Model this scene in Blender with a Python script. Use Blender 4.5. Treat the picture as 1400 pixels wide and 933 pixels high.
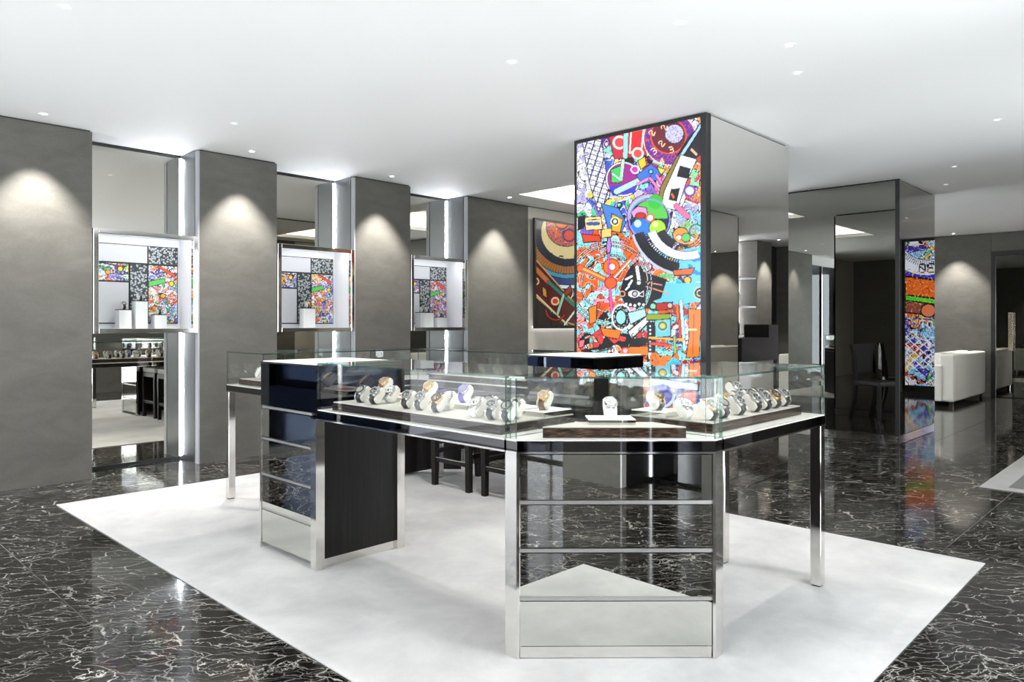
import bpy, bmesh, math, random
import numpy as np
from mathutils import Vector, Matrix

for o in list(bpy.data.objects):
    bpy.data.objects.remove(o, do_unlink=True)
SC = bpy.context.scene
COL = SC.collection
random.seed(7)
rng = np.random.default_rng(11)

# ------------------------------------------------------------------ camera
F_PX, Y0_PX, YAW, CAM_H = 998.8, 443.2, math.radians(43.88), 1.25
CA, SA = math.cos(YAW), math.sin(YAW)
CEIL = 2.8125
cam_d = bpy.data.cameras.new('camera')
cam = bpy.data.objects.new('camera', cam_d)
COL.objects.link(cam)
cam.location = (0, 0, CAM_H)
cam.rotation_euler = (math.radians(90), 0, YAW - math.radians(90))
cam_d.sensor_width = 36.0
cam_d.lens = 36.0 * F_PX / 1400.0
cam_d.shift_y = -(933 / 2 - Y0_PX) / 1400.0
cam_d.clip_start = 0.02
SC.camera = cam

# ------------------------------------------------------------------ world / light
w = bpy.data.worlds.new('daylight')
SC.world = w
w.use_nodes = True
bgn = w.node_tree.nodes['Background']
bgn.inputs[0].default_value = (0.965, 0.985, 1.0, 1)
bgn.inputs[1].default_value = 7.4
pd = bpy.data.lights.new('shopfront_daylight_portal', 'AREA')
pd.shape = 'RECTANGLE'; pd.size = 2.5; pd.size_y = 6.7
po = bpy.data.objects.new('shopfront_daylight_portal', pd)
COL.objects.link(po)
po.location = (-3.62, 2.95, 1.38); po.rotation_euler = (0, math.radians(-90), 0)
pd.cycles.is_portal = True
for px_, sx_, py_, rx_ in ((2.675, 2.45, -1.18, 90), (6.4, 1.2, -1.18, 90), (10.2, 2.6, 7.02, -90)):  # portals of the windows added for extra daylight
    pd3 = bpy.data.lights.new('added_window_portal', 'AREA')
    pd3.shape = 'RECTANGLE'; pd3.size = sx_; pd3.size_y = 2.5
    po3 = bpy.data.objects.new('added_window_portal', pd3)
    COL.objects.link(po3)
    po3.location = (px_, py_, 1.38); po3.rotation_euler = (math.radians(rx_), 0, 0)
    pd3.cycles.is_portal = True
vs = SC.view_settings
vs.view_transform = 'Standard'; vs.look = 'None'; vs.gamma = 1.0; vs.use_curve_mapping = False
vs.exposure = 0.68
cy = SC.cycles
cy.max_bounces = 16; cy.glossy_bounces = 10; cy.diffuse_bounces = 6; cy.transmission_bounces = 8
cy.transparent_max_bounces = 40
cy.caustics_reflective = True; cy.blur_glossy = 1.0; cy.caustics_refractive = False
cy.sample_clamp_indirect = 6.0
cy.use_denoising = True

# ------------------------------------------------------------------ photo helpers (pixel -> place on a known plane)
def on_z(px, py, z=0.0):
    d = (CAM_H - z) * F_PX / (py - Y0_PX); l = (px - 700) / F_PX * d
    return (d * CA + l * SA, d * SA - l * CA)
def on_x(px, X):
    l = (px - 700) / F_PX
    return X / (CA + l * SA) * (SA - l * CA)
def on_y(px, Y):
    l = (px - 700) / F_PX
    return Y / (SA - l * CA) * (CA + l * SA)

# ------------------------------------------------------------------ materials
MATS = {}
def new_mat(name):
    m = bpy.data.materials.new(name); m.use_nodes = True
    MATS[name] = m
    nt = m.node_tree
    return m, nt, nt.nodes['Principled BSDF'], nt.nodes['Material Output']
def simple(name, col, rough=0.5, metal=0.0, spec=0.5, coat=0.0, emis=None, estr=0.0):
    m, nt, p, o = new_mat(name)
    p.inputs['Base Color'].default_value = (*col, 1)
    p.inputs['Roughness'].default_value = rough
    p.inputs['Metallic'].default_value = metal
    p.inputs['Specular IOR Level'].default_value = spec
    p.inputs['Coat Weight'].default_value = coat
    if emis:
        p.inputs['Emission Color'].default_value = (*emis, 1)
        p.inputs['Emission Strength'].default_value = estr
    return m
def N(nt, t, **kw):
    n = nt.nodes.new(t)
    for k, v in kw.items():
        setattr(n, k, v)
    return n
def ramp(nt, stops):
    r = N(nt, 'ShaderNodeValToRGB')
    el = r.color_ramp.elements
    while len(el) < len(stops):
        el.new(0.5)
    for e, (p, c) in zip(el, stops):
        e.position = p; e.color = (*c, 1) if len(c) == 3 else c
    return r

simple('ceiling_white', (0.93, 0.93, 0.925), 0.7)
simple('white_laminate', (0.82, 0.81, 0.78), 0.35)
simple('deck_white', (0.50, 0.49, 0.465), 0.4)
simple('mosaic_grey', (0.56, 0.56, 0.58), 0.5)
simple('block_white', (0.62, 0.62, 0.63), 0.5)
simple('brushed_steel', (0.50, 0.495, 0.48), 0.38, 1.0)
simple('wall_beige', (0.42, 0.395, 0.35), 0.6)
simple('white_satin', (0.80, 0.80, 0.82), 0.45)
simple('chrome', (0.80, 0.78, 0.75), 0.07, 1.0)
simple('mirror_wall', (0.60, 0.585, 0.535), 0.0, 1.0)
simple('mirror_column', (0.80, 0.79, 0.765), 0.0, 1.0)
simple('mirror_dark', (0.30, 0.30, 0.275), 0.0, 1.0)
simple('mirror_drawer', (0.66, 0.66, 0.62), 0.012, 1.0)
simple('black_glass', (0.13, 0.13, 0.14), 0.02, 1.0)
simple('navy_glass', (0.075, 0.085, 0.11), 0.02, 1.0)
simple('window_dark', (0.026, 0.033, 0.050), 0.02, 1.0)
simple('black_gap', (0.008, 0.008, 0.009), 0.5)
simple('black_frame', (0.012, 0.012, 0.013), 0.3)
simple('cream_leather', (0.62, 0.60, 0.55), 0.5)
simple('tray_lining', (0.40, 0.385, 0.35), 0.5)
simple('sofa_fabric', (0.70, 0.69, 0.63), 0.7)
simple('grey_seat', (0.33, 0.33, 0.33), 0.6)
simple('brass', (0.72, 0.60, 0.44), 0.2, 1.0)
simple('satin_return', (0.36, 0.375, 0.40), 0.31, 1.0)
simple('return_grey', (0.33, 0.34, 0.36), 0.5)
simple('led', (1, 1, 1), 0.5, emis=(0.86, 0.92, 1.0), estr=120.0)
simple('led_soft', (1, 1, 1), 0.5, emis=(0.9, 0.94, 1.0), estr=1.6)
simple('led_vitrine', (1, 1, 1), 0.5, emis=(0.93, 0.95, 1.0), estr=9.0)
simple('cove_light', (1, 1, 1), 0.5, emis=(1.0, 0.95, 0.86), estr=6.0)
simple('lamp_lens', (1, 1, 1), 0.5, emis=(1, 0.98, 0.95), estr=14.0)
simple('lamp_lens_soft', (0.9, 0.9, 0.9), 0.3, emis=(1, 0.98, 0.95), estr=0.5)
simple('halo_light', (1, 1, 1), 0.5, emis=(0.97, 0.97, 1.0), estr=3.0)
simple('shelf_light', (1, 1, 1), 0.5, emis=(0.95, 0.97, 1.0), estr=30.0)
simple('steel', (0.62, 0.62, 0.61), 0.2, 1.0)
simple('dark_steel', (0.10, 0.10, 0.11), 0.25, 1.0)
simple('gold', (0.85, 0.58, 0.30), 0.2, 1.0)
simple('rubber_black', (0.012, 0.012, 0.013), 0.45)
simple('rubber_purple', (0.16, 0.12, 0.55), 0.45)
simple('rubber_blue', (0.03, 0.08, 0.30), 0.45)
simple('strap_brown', (0.14, 0.065, 0.03), 0.5)
simple('strap_white', (0.72, 0.72, 0.70), 0.5)
simple('dial_black', (0.015, 0.015, 0.018), 0.25)
simple('dial_white', (0.72, 0.72, 0.70), 0.3)
simple('dial_blue', (0.03, 0.07, 0.30), 0.25)
simple('dial_skeleton', (0.28, 0.26, 0.22), 0.3, 0.6)
simple('vase_glass', (0.75, 0.77, 0.78), 0.08)
simple('vase_dark', (0.02, 0.035, 0.02), 0.1)
simple('leaf_green', (0.03, 0.08, 0.02), 0.5)
simple('petal_white', (0.85, 0.85, 0.80), 0.5)
simple('outer_paving', (0.5, 0.5, 0.5), 0.7)

def mat_plaster():
    m, nt, p, o = new_mat('plaster_grey')
    tc = N(nt, 'ShaderNodeTexCoord')
    n1 = N(nt, 'ShaderNodeTexNoise'); n1.inputs['Scale'].default_value = 2.6; n1.inputs['Detail'].default_value = 7; n1.inputs['Roughness'].default_value = 0.6; n1.inputs['Distortion'].default_value = 0.6
    n2 = N(nt, 'ShaderNodeTexNoise'); n2.inputs['Scale'].default_value = 70; n2.inputs['Detail'].default_value = 4
    mp = N(nt, 'ShaderNodeMapping'); mp.inputs['Scale'].default_value = (1, 1, 2.2)
    r = ramp(nt, [(0.3, (0.078, 0.074, 0.065)), (0.55, (0.100, 0.095, 0.084)), (0.8, (0.126, 0.119, 0.106))])
    mx = N(nt, 'ShaderNodeMix', data_type='RGBA', blend_type='MULTIPLY'); mx.inputs[0].default_value = 0.22
    nt.links.new(tc.outputs['Object'], mp.inputs[0]); nt.links.new(mp.outputs[0], n1.inputs[0]); nt.links.new(tc.outputs['Object'], n2.inputs[0])
    nt.links.new(n1.outputs[0], r.inputs[0]); nt.links.new(r.outputs[0], mx.inputs[6]); nt.links.new(n2.outputs[0], mx.inputs[7])
    nt.links.new(mx.outputs[2], p.inputs['Base Color'])
    b = N(nt, 'ShaderNodeBump'); b.inputs['Strength'].default_value = 0.06; b.inputs['Distance'].default_value = 0.01
    nt.links.new(n2.outputs[0], b.inputs['Height']); nt.links.new(b.outputs[0], p.inputs['Normal'])
    p.inputs['Roughness'].default_value = 0.62
mat_plaster()

def mat_carpet(name, c0, c1):
    m, nt, p, o = new_mat(name)
    tc = N(nt, 'ShaderNodeTexCoord')
    n1 = N(nt, 'ShaderNodeTexNoise'); n1.inputs['Scale'].default_value = 2.2; n1.inputs['Detail'].default_value = 6; n1.inputs['Roughness'].default_value = 0.62; n1.inputs['Distortion'].default_value = 0.3
    n2 = N(nt, 'ShaderNodeTexNoise'); n2.inputs['Scale'].default_value = 420; n2.inputs['Detail'].default_value = 2
    r = ramp(nt, [(0.34, c0), (0.66, c1)])
    nt.links.new(tc.outputs['Object'], n1.inputs[0]); nt.links.new(tc.outputs['Object'], n2.inputs[0])
    nt.links.new(n1.outputs[0], r.inputs[0]); nt.links.new(r.outputs[0], p.inputs['Base Color'])
    b = N(nt, 'ShaderNodeBump'); b.inputs['Strength'].default_value = 0.25; b.inputs['Distance'].default_value = 0.004
    nt.links.new(n2.outputs[0], b.inputs['Height']); nt.links.new(b.outputs[0], p.inputs['Normal'])
    p.inputs['Roughness'].default_value = 0.95; p.inputs['Specular IOR Level'].default_value = 0.1
    p.inputs['Sheen Weight'].default_value = 0.15
mat_carpet('carpet_pale', (0.275, 0.274, 0.274), (0.37, 0.369, 0.367))
mat_carpet('rug_light', (0.17, 0.167, 0.16), (0.22, 0.215, 0.207))
mat_carpet('rug_dark', (0.035, 0.035, 0.033), (0.055, 0.053, 0.05))

def mat_marble():
    m, nt, p, o = new_mat('marble_dark')
    tc = N(nt, 'ShaderNodeTexCoord'); oi = N(nt, 'ShaderNodeObjectInfo')
    geo = N(nt, 'ShaderNodeNewGeometry')
    off = N(nt, 'ShaderNodeVectorMath', operation='SCALE'); off.inputs[0].default_value = (31.7, 17.3, 0); nt.links.new(oi.outputs['Random'], off.inputs['Scale'])
    add = N(nt, 'ShaderNodeVectorMath', operation='ADD'); nt.links.new(geo.outputs['Position'], add.inputs[0]); nt.links.new(off.outputs[0], add.inputs[1])
    rot = N(nt, 'ShaderNodeMapping'); rot.inputs['Rotation'].default_value = (0, 0, 0.75); rot.inputs['Scale'].default_value = (1.0, 1.0, 1.0)
    nt.links.new(add.outputs[0], rot.inputs[0])
    nw = N(nt, 'ShaderNodeTexNoise'); nw.inputs['Scale'].default_value = 3.2; nw.inputs['Detail'].default_value = 6; nw.inputs['Roughness'].default_value = 0.62
    nt.links.new(rot.outputs[0], nw.inputs[0])
    sub = N(nt, 'ShaderNodeVectorMath', operation='SUBTRACT'); sub.inputs[1].default_value = (0.5, 0.5, 0.5); nt.links.new(nw.outputs['Color'], sub.inputs[0])
    def vein(scale, warp, width, stretch):
        sc = N(nt, 'ShaderNodeVectorMath', operation='SCALE'); sc.inputs['Scale'].default_value = warp; nt.links.new(sub.outputs[0], sc.inputs[0])
        ad = N(nt, 'ShaderNodeVectorMath', operation='ADD'); nt.links.new(rot.outputs[0], ad.inputs[0]); nt.links.new(sc.outputs[0], ad.inputs[1])
        mp = N(nt, 'ShaderNodeMapping'); mp.inputs['Scale'].default_value = (stretch, 1, 1); nt.links.new(ad.outputs[0], mp.inputs[0])
        v = N(nt, 'ShaderNodeTexVoronoi', feature='DISTANCE_TO_EDGE', voronoi_dimensions='2D'); v.inputs['Scale'].default_value = scale; nt.links.new(mp.outputs[0], v.inputs['Vector'])
        mr = N(nt, 'ShaderNodeMapRange', interpolation_type='SMOOTHSTEP'); mr.inputs[1].default_value = 0; mr.inputs[2].default_value = width; mr.inputs[3].default_value = 1; mr.inputs[4].default_value = 0
        nt.links.new(v.outputs['Distance'], mr.inputs[0])
        return mr.outputs[0]
    def mask(scale, lo, hi, seed):
        mp = N(nt, 'ShaderNodeMapping'); mp.inputs['Location'].default_value = (seed, seed * 2, 0); nt.links.new(add.outputs[0], mp.inputs[0])
        n = N(nt, 'ShaderNodeTexNoise'); n.inputs['Scale'].default_value = scale; n.inputs['Detail'].default_value = 9; n.inputs['Roughness'].default_value = 0.65; nt.links.new(mp.outputs[0], n.inputs[0])
        mr = N(nt, 'ShaderNodeMapRange'); mr.inputs[1].default_value = lo; mr.inputs[2].default_value = hi; nt.links.new(n.outputs[0], mr.inputs[0])
        return mr.outputs[0]
    def mul(a, b, k=1.0):
        n = N(nt, 'ShaderNodeMath', operation='MULTIPLY'); nt.links.new(a, n.inputs[0])
        if isinstance(b, float): n.inputs[1].default_value = b
        else: nt.links.new(b, n.inputs[1])
        return n.outputs[0]
    def mx(a, b):
        n = N(nt, 'ShaderNodeMath', operation='MAXIMUM'); nt.links.new(a, n.inputs[0]); nt.links.new(b, n.inputs[1]); return n.outputs[0]
    big = mul(vein(1.3, 0.9, 0.0045, 0.5), mask(1.4, 0.44, 0.60, 3.1))
    mid = mul(vein(4.5, 0.50, 0.014, 0.4), mask(2.2, 0.36, 0.62, 7.7))
    fine = mx(mul(mul(vein(15.0, 0.22, 0.035, 0.3), mask(3.2, 0.36, 0.64, 1.9)), 0.8), mul(mul(vein(34.0, 0.16, 0.06, 0.35), mask(2.1, 0.42, 0.66, 5.3)), 0.55))
    vn = mx(mx(big, mid), fine)
    base = N(nt, 'ShaderNodeTexNoise'); base.inputs['Scale'].default_value = 4.0; base.inputs['Detail'].default_value = 8; base.inputs['Roughness'].default_value = 0.7; nt.links.new(rot.outputs[0], base.inputs[0])
    r = ramp(nt, [(0.3, (0.002, 0.0018, 0.0015)), (0.55, (0.006, 0.0053, 0.0045)), (0.8, (0.022, 0.019, 0.016))]); nt.links.new(base.outputs[0], r.inputs[0])
    mix = N(nt, 'ShaderNodeMix', data_type='RGBA'); nt.links.new(vn, mix.inputs[0]); nt.links.new(r.outputs[0], mix.inputs[6]); mix.inputs[7].default_value = (0.42, 0.405, 0.375, 1)
    nt.links.new(mix.outputs[2], p.inputs['Base Color'])
    p.inputs['Roughness'].default_value = 0.07; p.inputs['Specular IOR Level'].default_value = 0.36
mat_marble()

def mat_wood(name, c0, c1, c2, rough, axis):
    m, nt, p, o = new_mat(name)
    tc = N(nt, 'ShaderNodeTexCoord'); mp = N(nt, 'ShaderNodeMapping')
    mp.inputs['Scale'].default_value = axis
    n = N(nt, 'ShaderNodeTexNoise'); n.inputs['Scale'].default_value = 1.0; n.inputs['Detail'].default_value = 5; n.inputs['Roughness'].default_value = 0.6
    r = ramp(nt, [(0.36, c0), (0.52, c1), (0.68, c2)])
    nt.links.new(tc.outputs['Object'], mp.inputs[0]); nt.links.new(mp.outputs[0], n.inputs[0]); nt.links.new(n.outputs[0], r.inputs[0]); nt.links.new(r.outputs[0], p.inputs['Base Color'])
    p.inputs['Roughness'].default_value = rough; p.inputs['Specular IOR Level'].default_value = 0.25
mat_wood('wood_black', (0.003, 0.0025, 0.0025), (0.006, 0.005, 0.0045), (0.011, 0.009, 0.008), 0.42, (60, 60, 2.5))
mat_wood('wood_macassar_x', (0.008, 0.005, 0.004), (0.030, 0.017, 0.011), (0.10, 0.058, 0.034), 0.2, (3, 30, 160))
mat_wood('wood_macassar_y', (0.005, 0.004, 0.004), (0.016, 0.010, 0.008), (0.045, 0.027, 0.019), 0.2, (30, 3, 160))

def mat_glass(name, tint, refl=1.0):
    m = bpy.data.materials.new(name); m.use_nodes = True; MATS[name] = m
    nt = m.node_tree; nt.nodes.clear()
    o = N(nt, 'ShaderNodeOutputMaterial'); t = N(nt, 'ShaderNodeBsdfTransparent'); g = N(nt, 'ShaderNodeBsdfGlossy'); f = N(nt, 'ShaderNodeFresnel'); x = N(nt, 'ShaderNodeMixShader')
    t.inputs[0].default_value = (*tint, 1); g.inputs['Roughness'].default_value = 0.0; g.inputs[0].default_value = (1, 1, 1, 1); f.inputs['IOR'].default_value = 1.45
    ml = N(nt, 'ShaderNodeMath', operation='MULTIPLY'); ml.inputs[1].default_value = refl
    ge = N(nt, 'ShaderNodeNewGeometry'); io = N(nt, 'ShaderNodeMapRange'); io.inputs[3].default_value = 1.45; io.inputs[4].default_value = 1 / 1.45
    nt.links.new(ge.outputs['Backfacing'], io.inputs[0]); nt.links.new(io.outputs[0], f.inputs['IOR'])
    nt.links.new(f.outputs[0], ml.inputs[0]); nt.links.new(ml.outputs[0], x.inputs[0]); nt.links.new(t.outputs[0], x.inputs[1]); nt.links.new(g.outputs[0], x.inputs[2]); nt.links.new(x.outputs[0], o.inputs[0])
mat_glass('glass_clear', (0.985, 0.992, 0.988), 1.0)
mat_glass('glass_edge', (0.30, 0.52, 0.44), 2.2)
mat_glass('glass_shopfront', (0.95, 0.97, 0.98), 1.0)

def mat_art(name, strength):
    m = bpy.data.materials.new(name); m.use_nodes = True; MATS[name] = m
    nt = m.node_tree; p = nt.nodes['Principled BSDF']
    a = N(nt, 'ShaderNodeVertexColor', layer_name='print')
    p.inputs['Base Color'].default_value = (0.02, 0.02, 0.02, 1)
    nt.links.new(a.outputs[0], p.inputs['Emission Color']); p.inputs['Emission Strength'].default_value = strength
    p.inputs['Roughness'].default_value = 0.12
mat_art('print_lightbox', 0.80)
mat_art('print_lightbox_soft', 0.55)
def mat_print(name):
    m = bpy.data.materials.new(name); m.use_nodes = True; MATS[name] = m
    nt = m.node_tree; p = nt.nodes['Principled BSDF']
    a = N(nt, 'ShaderNodeVertexColor', layer_name='print'); nt.links.new(a.outputs[0], p.inputs['Base Color']); p.inputs['Roughness'].default_value = 0.35
mat_print('print_matt')

def mat_pattern():
    m, nt, p, o = new_mat('perforated_pattern')
    tc = N(nt, 'ShaderNodeTexCoord'); v = N(nt, 'ShaderNodeTexVoronoi', distance='CHEBYCHEV'); v.inputs['Scale'].default_value = 55; v.inputs['Randomness'].default_value = 0.75
    r = ramp(nt, [(0.0, (0.45, 0.47, 0.48)), (0.36, (0.40, 0.42, 0.43)), (0.42, (0.02, 0.03, 0.035))])
    nt.links.new(tc.outputs['Object'], v.inputs['Vector']); nt.links.new(v.outputs['Distance'], r.inputs[0]); nt.links.new(r.outputs[0], p.inputs['Base Color']); p.inputs['Roughness'].default_value = 0.4
mat_pattern()

# ------------------------------------------------------------------ mesh helpers
def wloc(o):
    v = Vector((0, 0, 0))
    while o:
        v += o.location; o = o.parent
    return v
def tag(o, label=None, cat=None, group=None, kind=None):
    if label: o['label'] = label
    if cat: o['category'] = cat
    if group: o['group'] = group
    if kind: o['kind'] = kind
    return o
def empty(name, loc, label=None, cat=None, group=None, rz=0.0, kind=None):
    o = bpy.data.objects.new(name, None); COL.objects.link(o); o.location = loc; o.rotation_euler = (0, 0, rz)
    o.empty_display_size = 0.1
    return tag(o, label, cat, group, kind)
def link(name, me, mat, parent=None):
    o = bpy.data.objects.new(name, me); COL.objects.link(o)
    if mat is not None:
        for mm in (mat if isinstance(mat, (list, tuple)) else [mat]):
            me.materials.append(MATS[mm])
    if parent: o.parent = parent
    return o
def mesh_bm(name, bm, mat, parent=None, smooth=False):
    me = bpy.data.meshes.new(name); bmesh.ops.recalc_face_normals(bm, faces=bm.faces[:]); bm.to_mesh(me); bm.free()
    if smooth:
        for p in me.polygons: p.use_smooth = True
    return link(name, me, mat, parent)
def bm_box(bm, a, b):
    x0, x1 = sorted((a[0], b[0])); y0, y1 = sorted((a[1], b[1])); z0, z1 = sorted((a[2], b[2]))
    v = [bm.verts.new(p) for p in ((x0, y0, z0), (x1, y0, z0), (x1, y1, z0), (x0, y1, z0), (x0, y0, z1), (x1, y0, z1), (x1, y1, z1), (x0, y1, z1))]
    return [bm.faces.new([v[i] for i in q]) for q in ((0, 3, 2, 1), (4, 5, 6, 7), (0, 1, 5, 4), (1, 2, 6, 5), (2, 3, 7, 6), (3, 0, 4, 7))]
def box(name, X, Y, Z, mat, parent=None, bev=0.0, local=False, seg=1):
    """world-space box; placed with its own origin at the base centre"""
    o0 = Vector((0, 0, 0)) if local else (wloc(parent) if parent else Vector((0, 0, 0)))
    c = Vector(((X[0] + X[1]) / 2, (Y[0] + Y[1]) / 2, min(Z)))
    bm = bmesh.new(); hx, hy, hz = abs(X[1] - X[0]) / 2, abs(Y[1] - Y[0]) / 2, abs(Z[1] - Z[0])
    bm_box(bm, (-hx, -hy, 0), (hx, hy, hz))
    if bev: bmesh.ops.bevel(bm, geom=bm.edges[:], offset=bev, segments=seg, affect='EDGES', profile=0.7)
    o = mesh_bm(name, bm, mat, parent); o.location = c - o0
    return o
def prism(name, poly, Z, mat, parent=None, bev=0.0):
    o0 = wloc(parent) if parent else Vector((0, 0, 0))
    cx = sum(p[0] for p in poly) / len(poly); cyy = sum(p[1] for p in poly) / len(poly)
    bm = bmesh.new()
    lo = [bm.verts.new((x - cx, y - cyy, 0)) for x, y in poly]; hi = [bm.verts.new((x - cx, y - cyy, Z[1] - Z[0])) for x, y in poly]
    bm.faces.new(lo[::-1]); bm.faces.new(hi)
    n = len(poly)
    for i in range(n):
        bm.faces.new((lo[i], lo[(i + 1) % n], hi[(i + 1) % n], hi[i]))
    if bev: bmesh.ops.bevel(bm, geom=bm.edges[:], offset=bev, segments=1, affect='EDGES')
    o = mesh_bm(name, bm, mat, parent); o.location = Vector((cx, cyy, Z[0])) - o0
    return o
def pane(name, pts_dir, parent, thick=0.008, normal=None):
    """glass sheet from 4 world corners; broad faces clear, rim green"""
    o0 = wloc(parent) if parent else Vector((0, 0, 0))
    P = [Vector(p) for p in pts_dir]
    n = (P[1] - P[0]).cross(P[2] - P[1]).normalized() * thick / 2
    c = sum(P, Vector()) / len(P)
    bm = bmesh.new(); k = len(P)
    a = [bm.verts.new(p - c - n) for p in P]; b = [bm.verts.new(p - c + n) for p in P]
    f1 = bm.faces.new(a[::-1]); f2 = bm.faces.new(b); f1.material_index = 0; f2.material_index = 0
    for i in range(k):
        f = bm.faces.new((a[i], a[(i + 1) % k], b[(i + 1) % k], b[i])); f.material_index = 1
    me = bpy.data.meshes.new(name); bm.to_mesh(me); bm.free()
    o = link(name, me, ['glass_clear', 'glass_edge'], parent); o.location = c - o0
    return o
def bm_cyl(bm, r0, r1, z0, z1, seg=20, cap=True, M=None):
    a = [bm.verts.new((r0 * math.cos(2 * math.pi * i / seg), r0 * math.sin(2 * math.pi * i / seg), z0)) for i in range(seg)]
    b = [bm.verts.new((r1 * math.cos(2 * math.pi * i / seg), r1 * math.sin(2 * math.pi * i / seg), z1)) for i in range(seg)]
    for i in range(seg): bm.faces.new((a[i], a[(i + 1) % seg], b[(i + 1) % seg], b[i]))
    if cap: bm.faces.new(a[::-1]); bm.faces.new(b)
    if M is not None: bmesh.ops.transform(bm, matrix=M, verts=a + b)
    return a + b
def lathe(name, prof, mat, parent=None, seg=24):
    bm = bmesh.new(); rings = []
    for r, z in prof:
        rings.append([bm.verts.new((r * math.cos(2 * math.pi * i / seg), r * math.sin(2 * math.pi * i / seg), z)) for i in range(seg)])
    for A, B_ in zip(rings, rings[1:]):
        for i in range(seg): bm.faces.new((A[i], A[(i + 1) % seg], B_[(i + 1) % seg], B_[i]))
    bm.faces.new(rings[0][::-1]); bm.faces.new(rings[-1])
    return mesh_bm(name, bm, mat, parent, True)
def copy_tree(o, parent=None):
    c = o.copy(); COL.objects.link(c); c.parent = parent
    for ch in o.children: copy_tree(ch, c)
    return c

# ------------------------------------------------------------------ printed artwork (vector drawing sampled on a fine sheet)
def h2(ix, iy, s):
    n = (ix.astype(np.int64) * 374761393 + iy.astype(np.int64) * 668265263 + s * 1442695041) & 0x7fffffff
    n = ((n ^ (n >> 13)) * 1274126177) & 0x7fffffff
    return ((n ^ (n >> 16)) & 0xffff) / 65535.0
def vnoise(x, y, s):
    ix, iy = np.floor(x), np.floor(y); fx, fy = x - ix, y - iy
    fx = fx * fx * (3 - 2 * fx); fy = fy * fy * (3 - 2 * fy)
    a, b, c, d = h2(ix, iy, s), h2(ix + 1, iy, s), h2(ix, iy + 1, s), h2(ix + 1, iy + 1, s)
    return (a * (1 - fx) + b * fx) * (1 - fy) + (c * (1 - fx) + d * fx) * fy
def cells(x, y, s):
    ix, iy = np.floor(x), np.floor(y)
    f1 = np.full(x.shape, 9.0); f2 = f1.copy(); idv = np.zeros(x.shape); sx = np.zeros(x.shape); sy = np.zeros(x.shape)
    for dx in (-1, 0, 1):
        for dy in (-1, 0, 1):
            cx, cy_ = ix + dx, iy + dy
            qx = cx + h2(cx, cy_, s); qy = cy_ + h2(cx, cy_, s + 5)
            d = np.hypot(x - qx, y - qy); idc = h2(cx, cy_, s + 9)
            cl = d < f1
            f2 = np.where(cl, f1, np.minimum(f2, d)); f1 = np.where(cl, d, f1); idv = np.where(cl, idc, idv); sx = np.where(cl, qx, sx); sy = np.where(cl, qy, sy)
    return f1, f2, idv, sx, sy
FONT = {'0': '01110 10001 10011 10101 11001 10001 01110', '1': '00100 01100 00100 00100 00100 00100 01110', '2': '01110 10001 00001 00110 01000 10000 11111', '3': '11110 00001 00001 01110 00001 00001 11110', '4': '00010 00110 01010 10010 11111 00010 00010', '5': '11111 10000 11110 00001 00001 10001 01110', '6': '01110 10000 10000 11110 10001 10001 01110',
        'H': '10001 10001 10001 11111 10001 10001 10001', 'U': '10001 10001 10001 10001 10001 10001 01110', 'B': '11110 10001 10001 11110 10001 10001 11110', 'L': '10000 10000 10000 10000 10000 10000 11111', 'O': '01110 10001 10001 10001 10001 10001 01110', 'T': '11111 00100 00100 00100 00100 00100 00100'}
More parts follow.
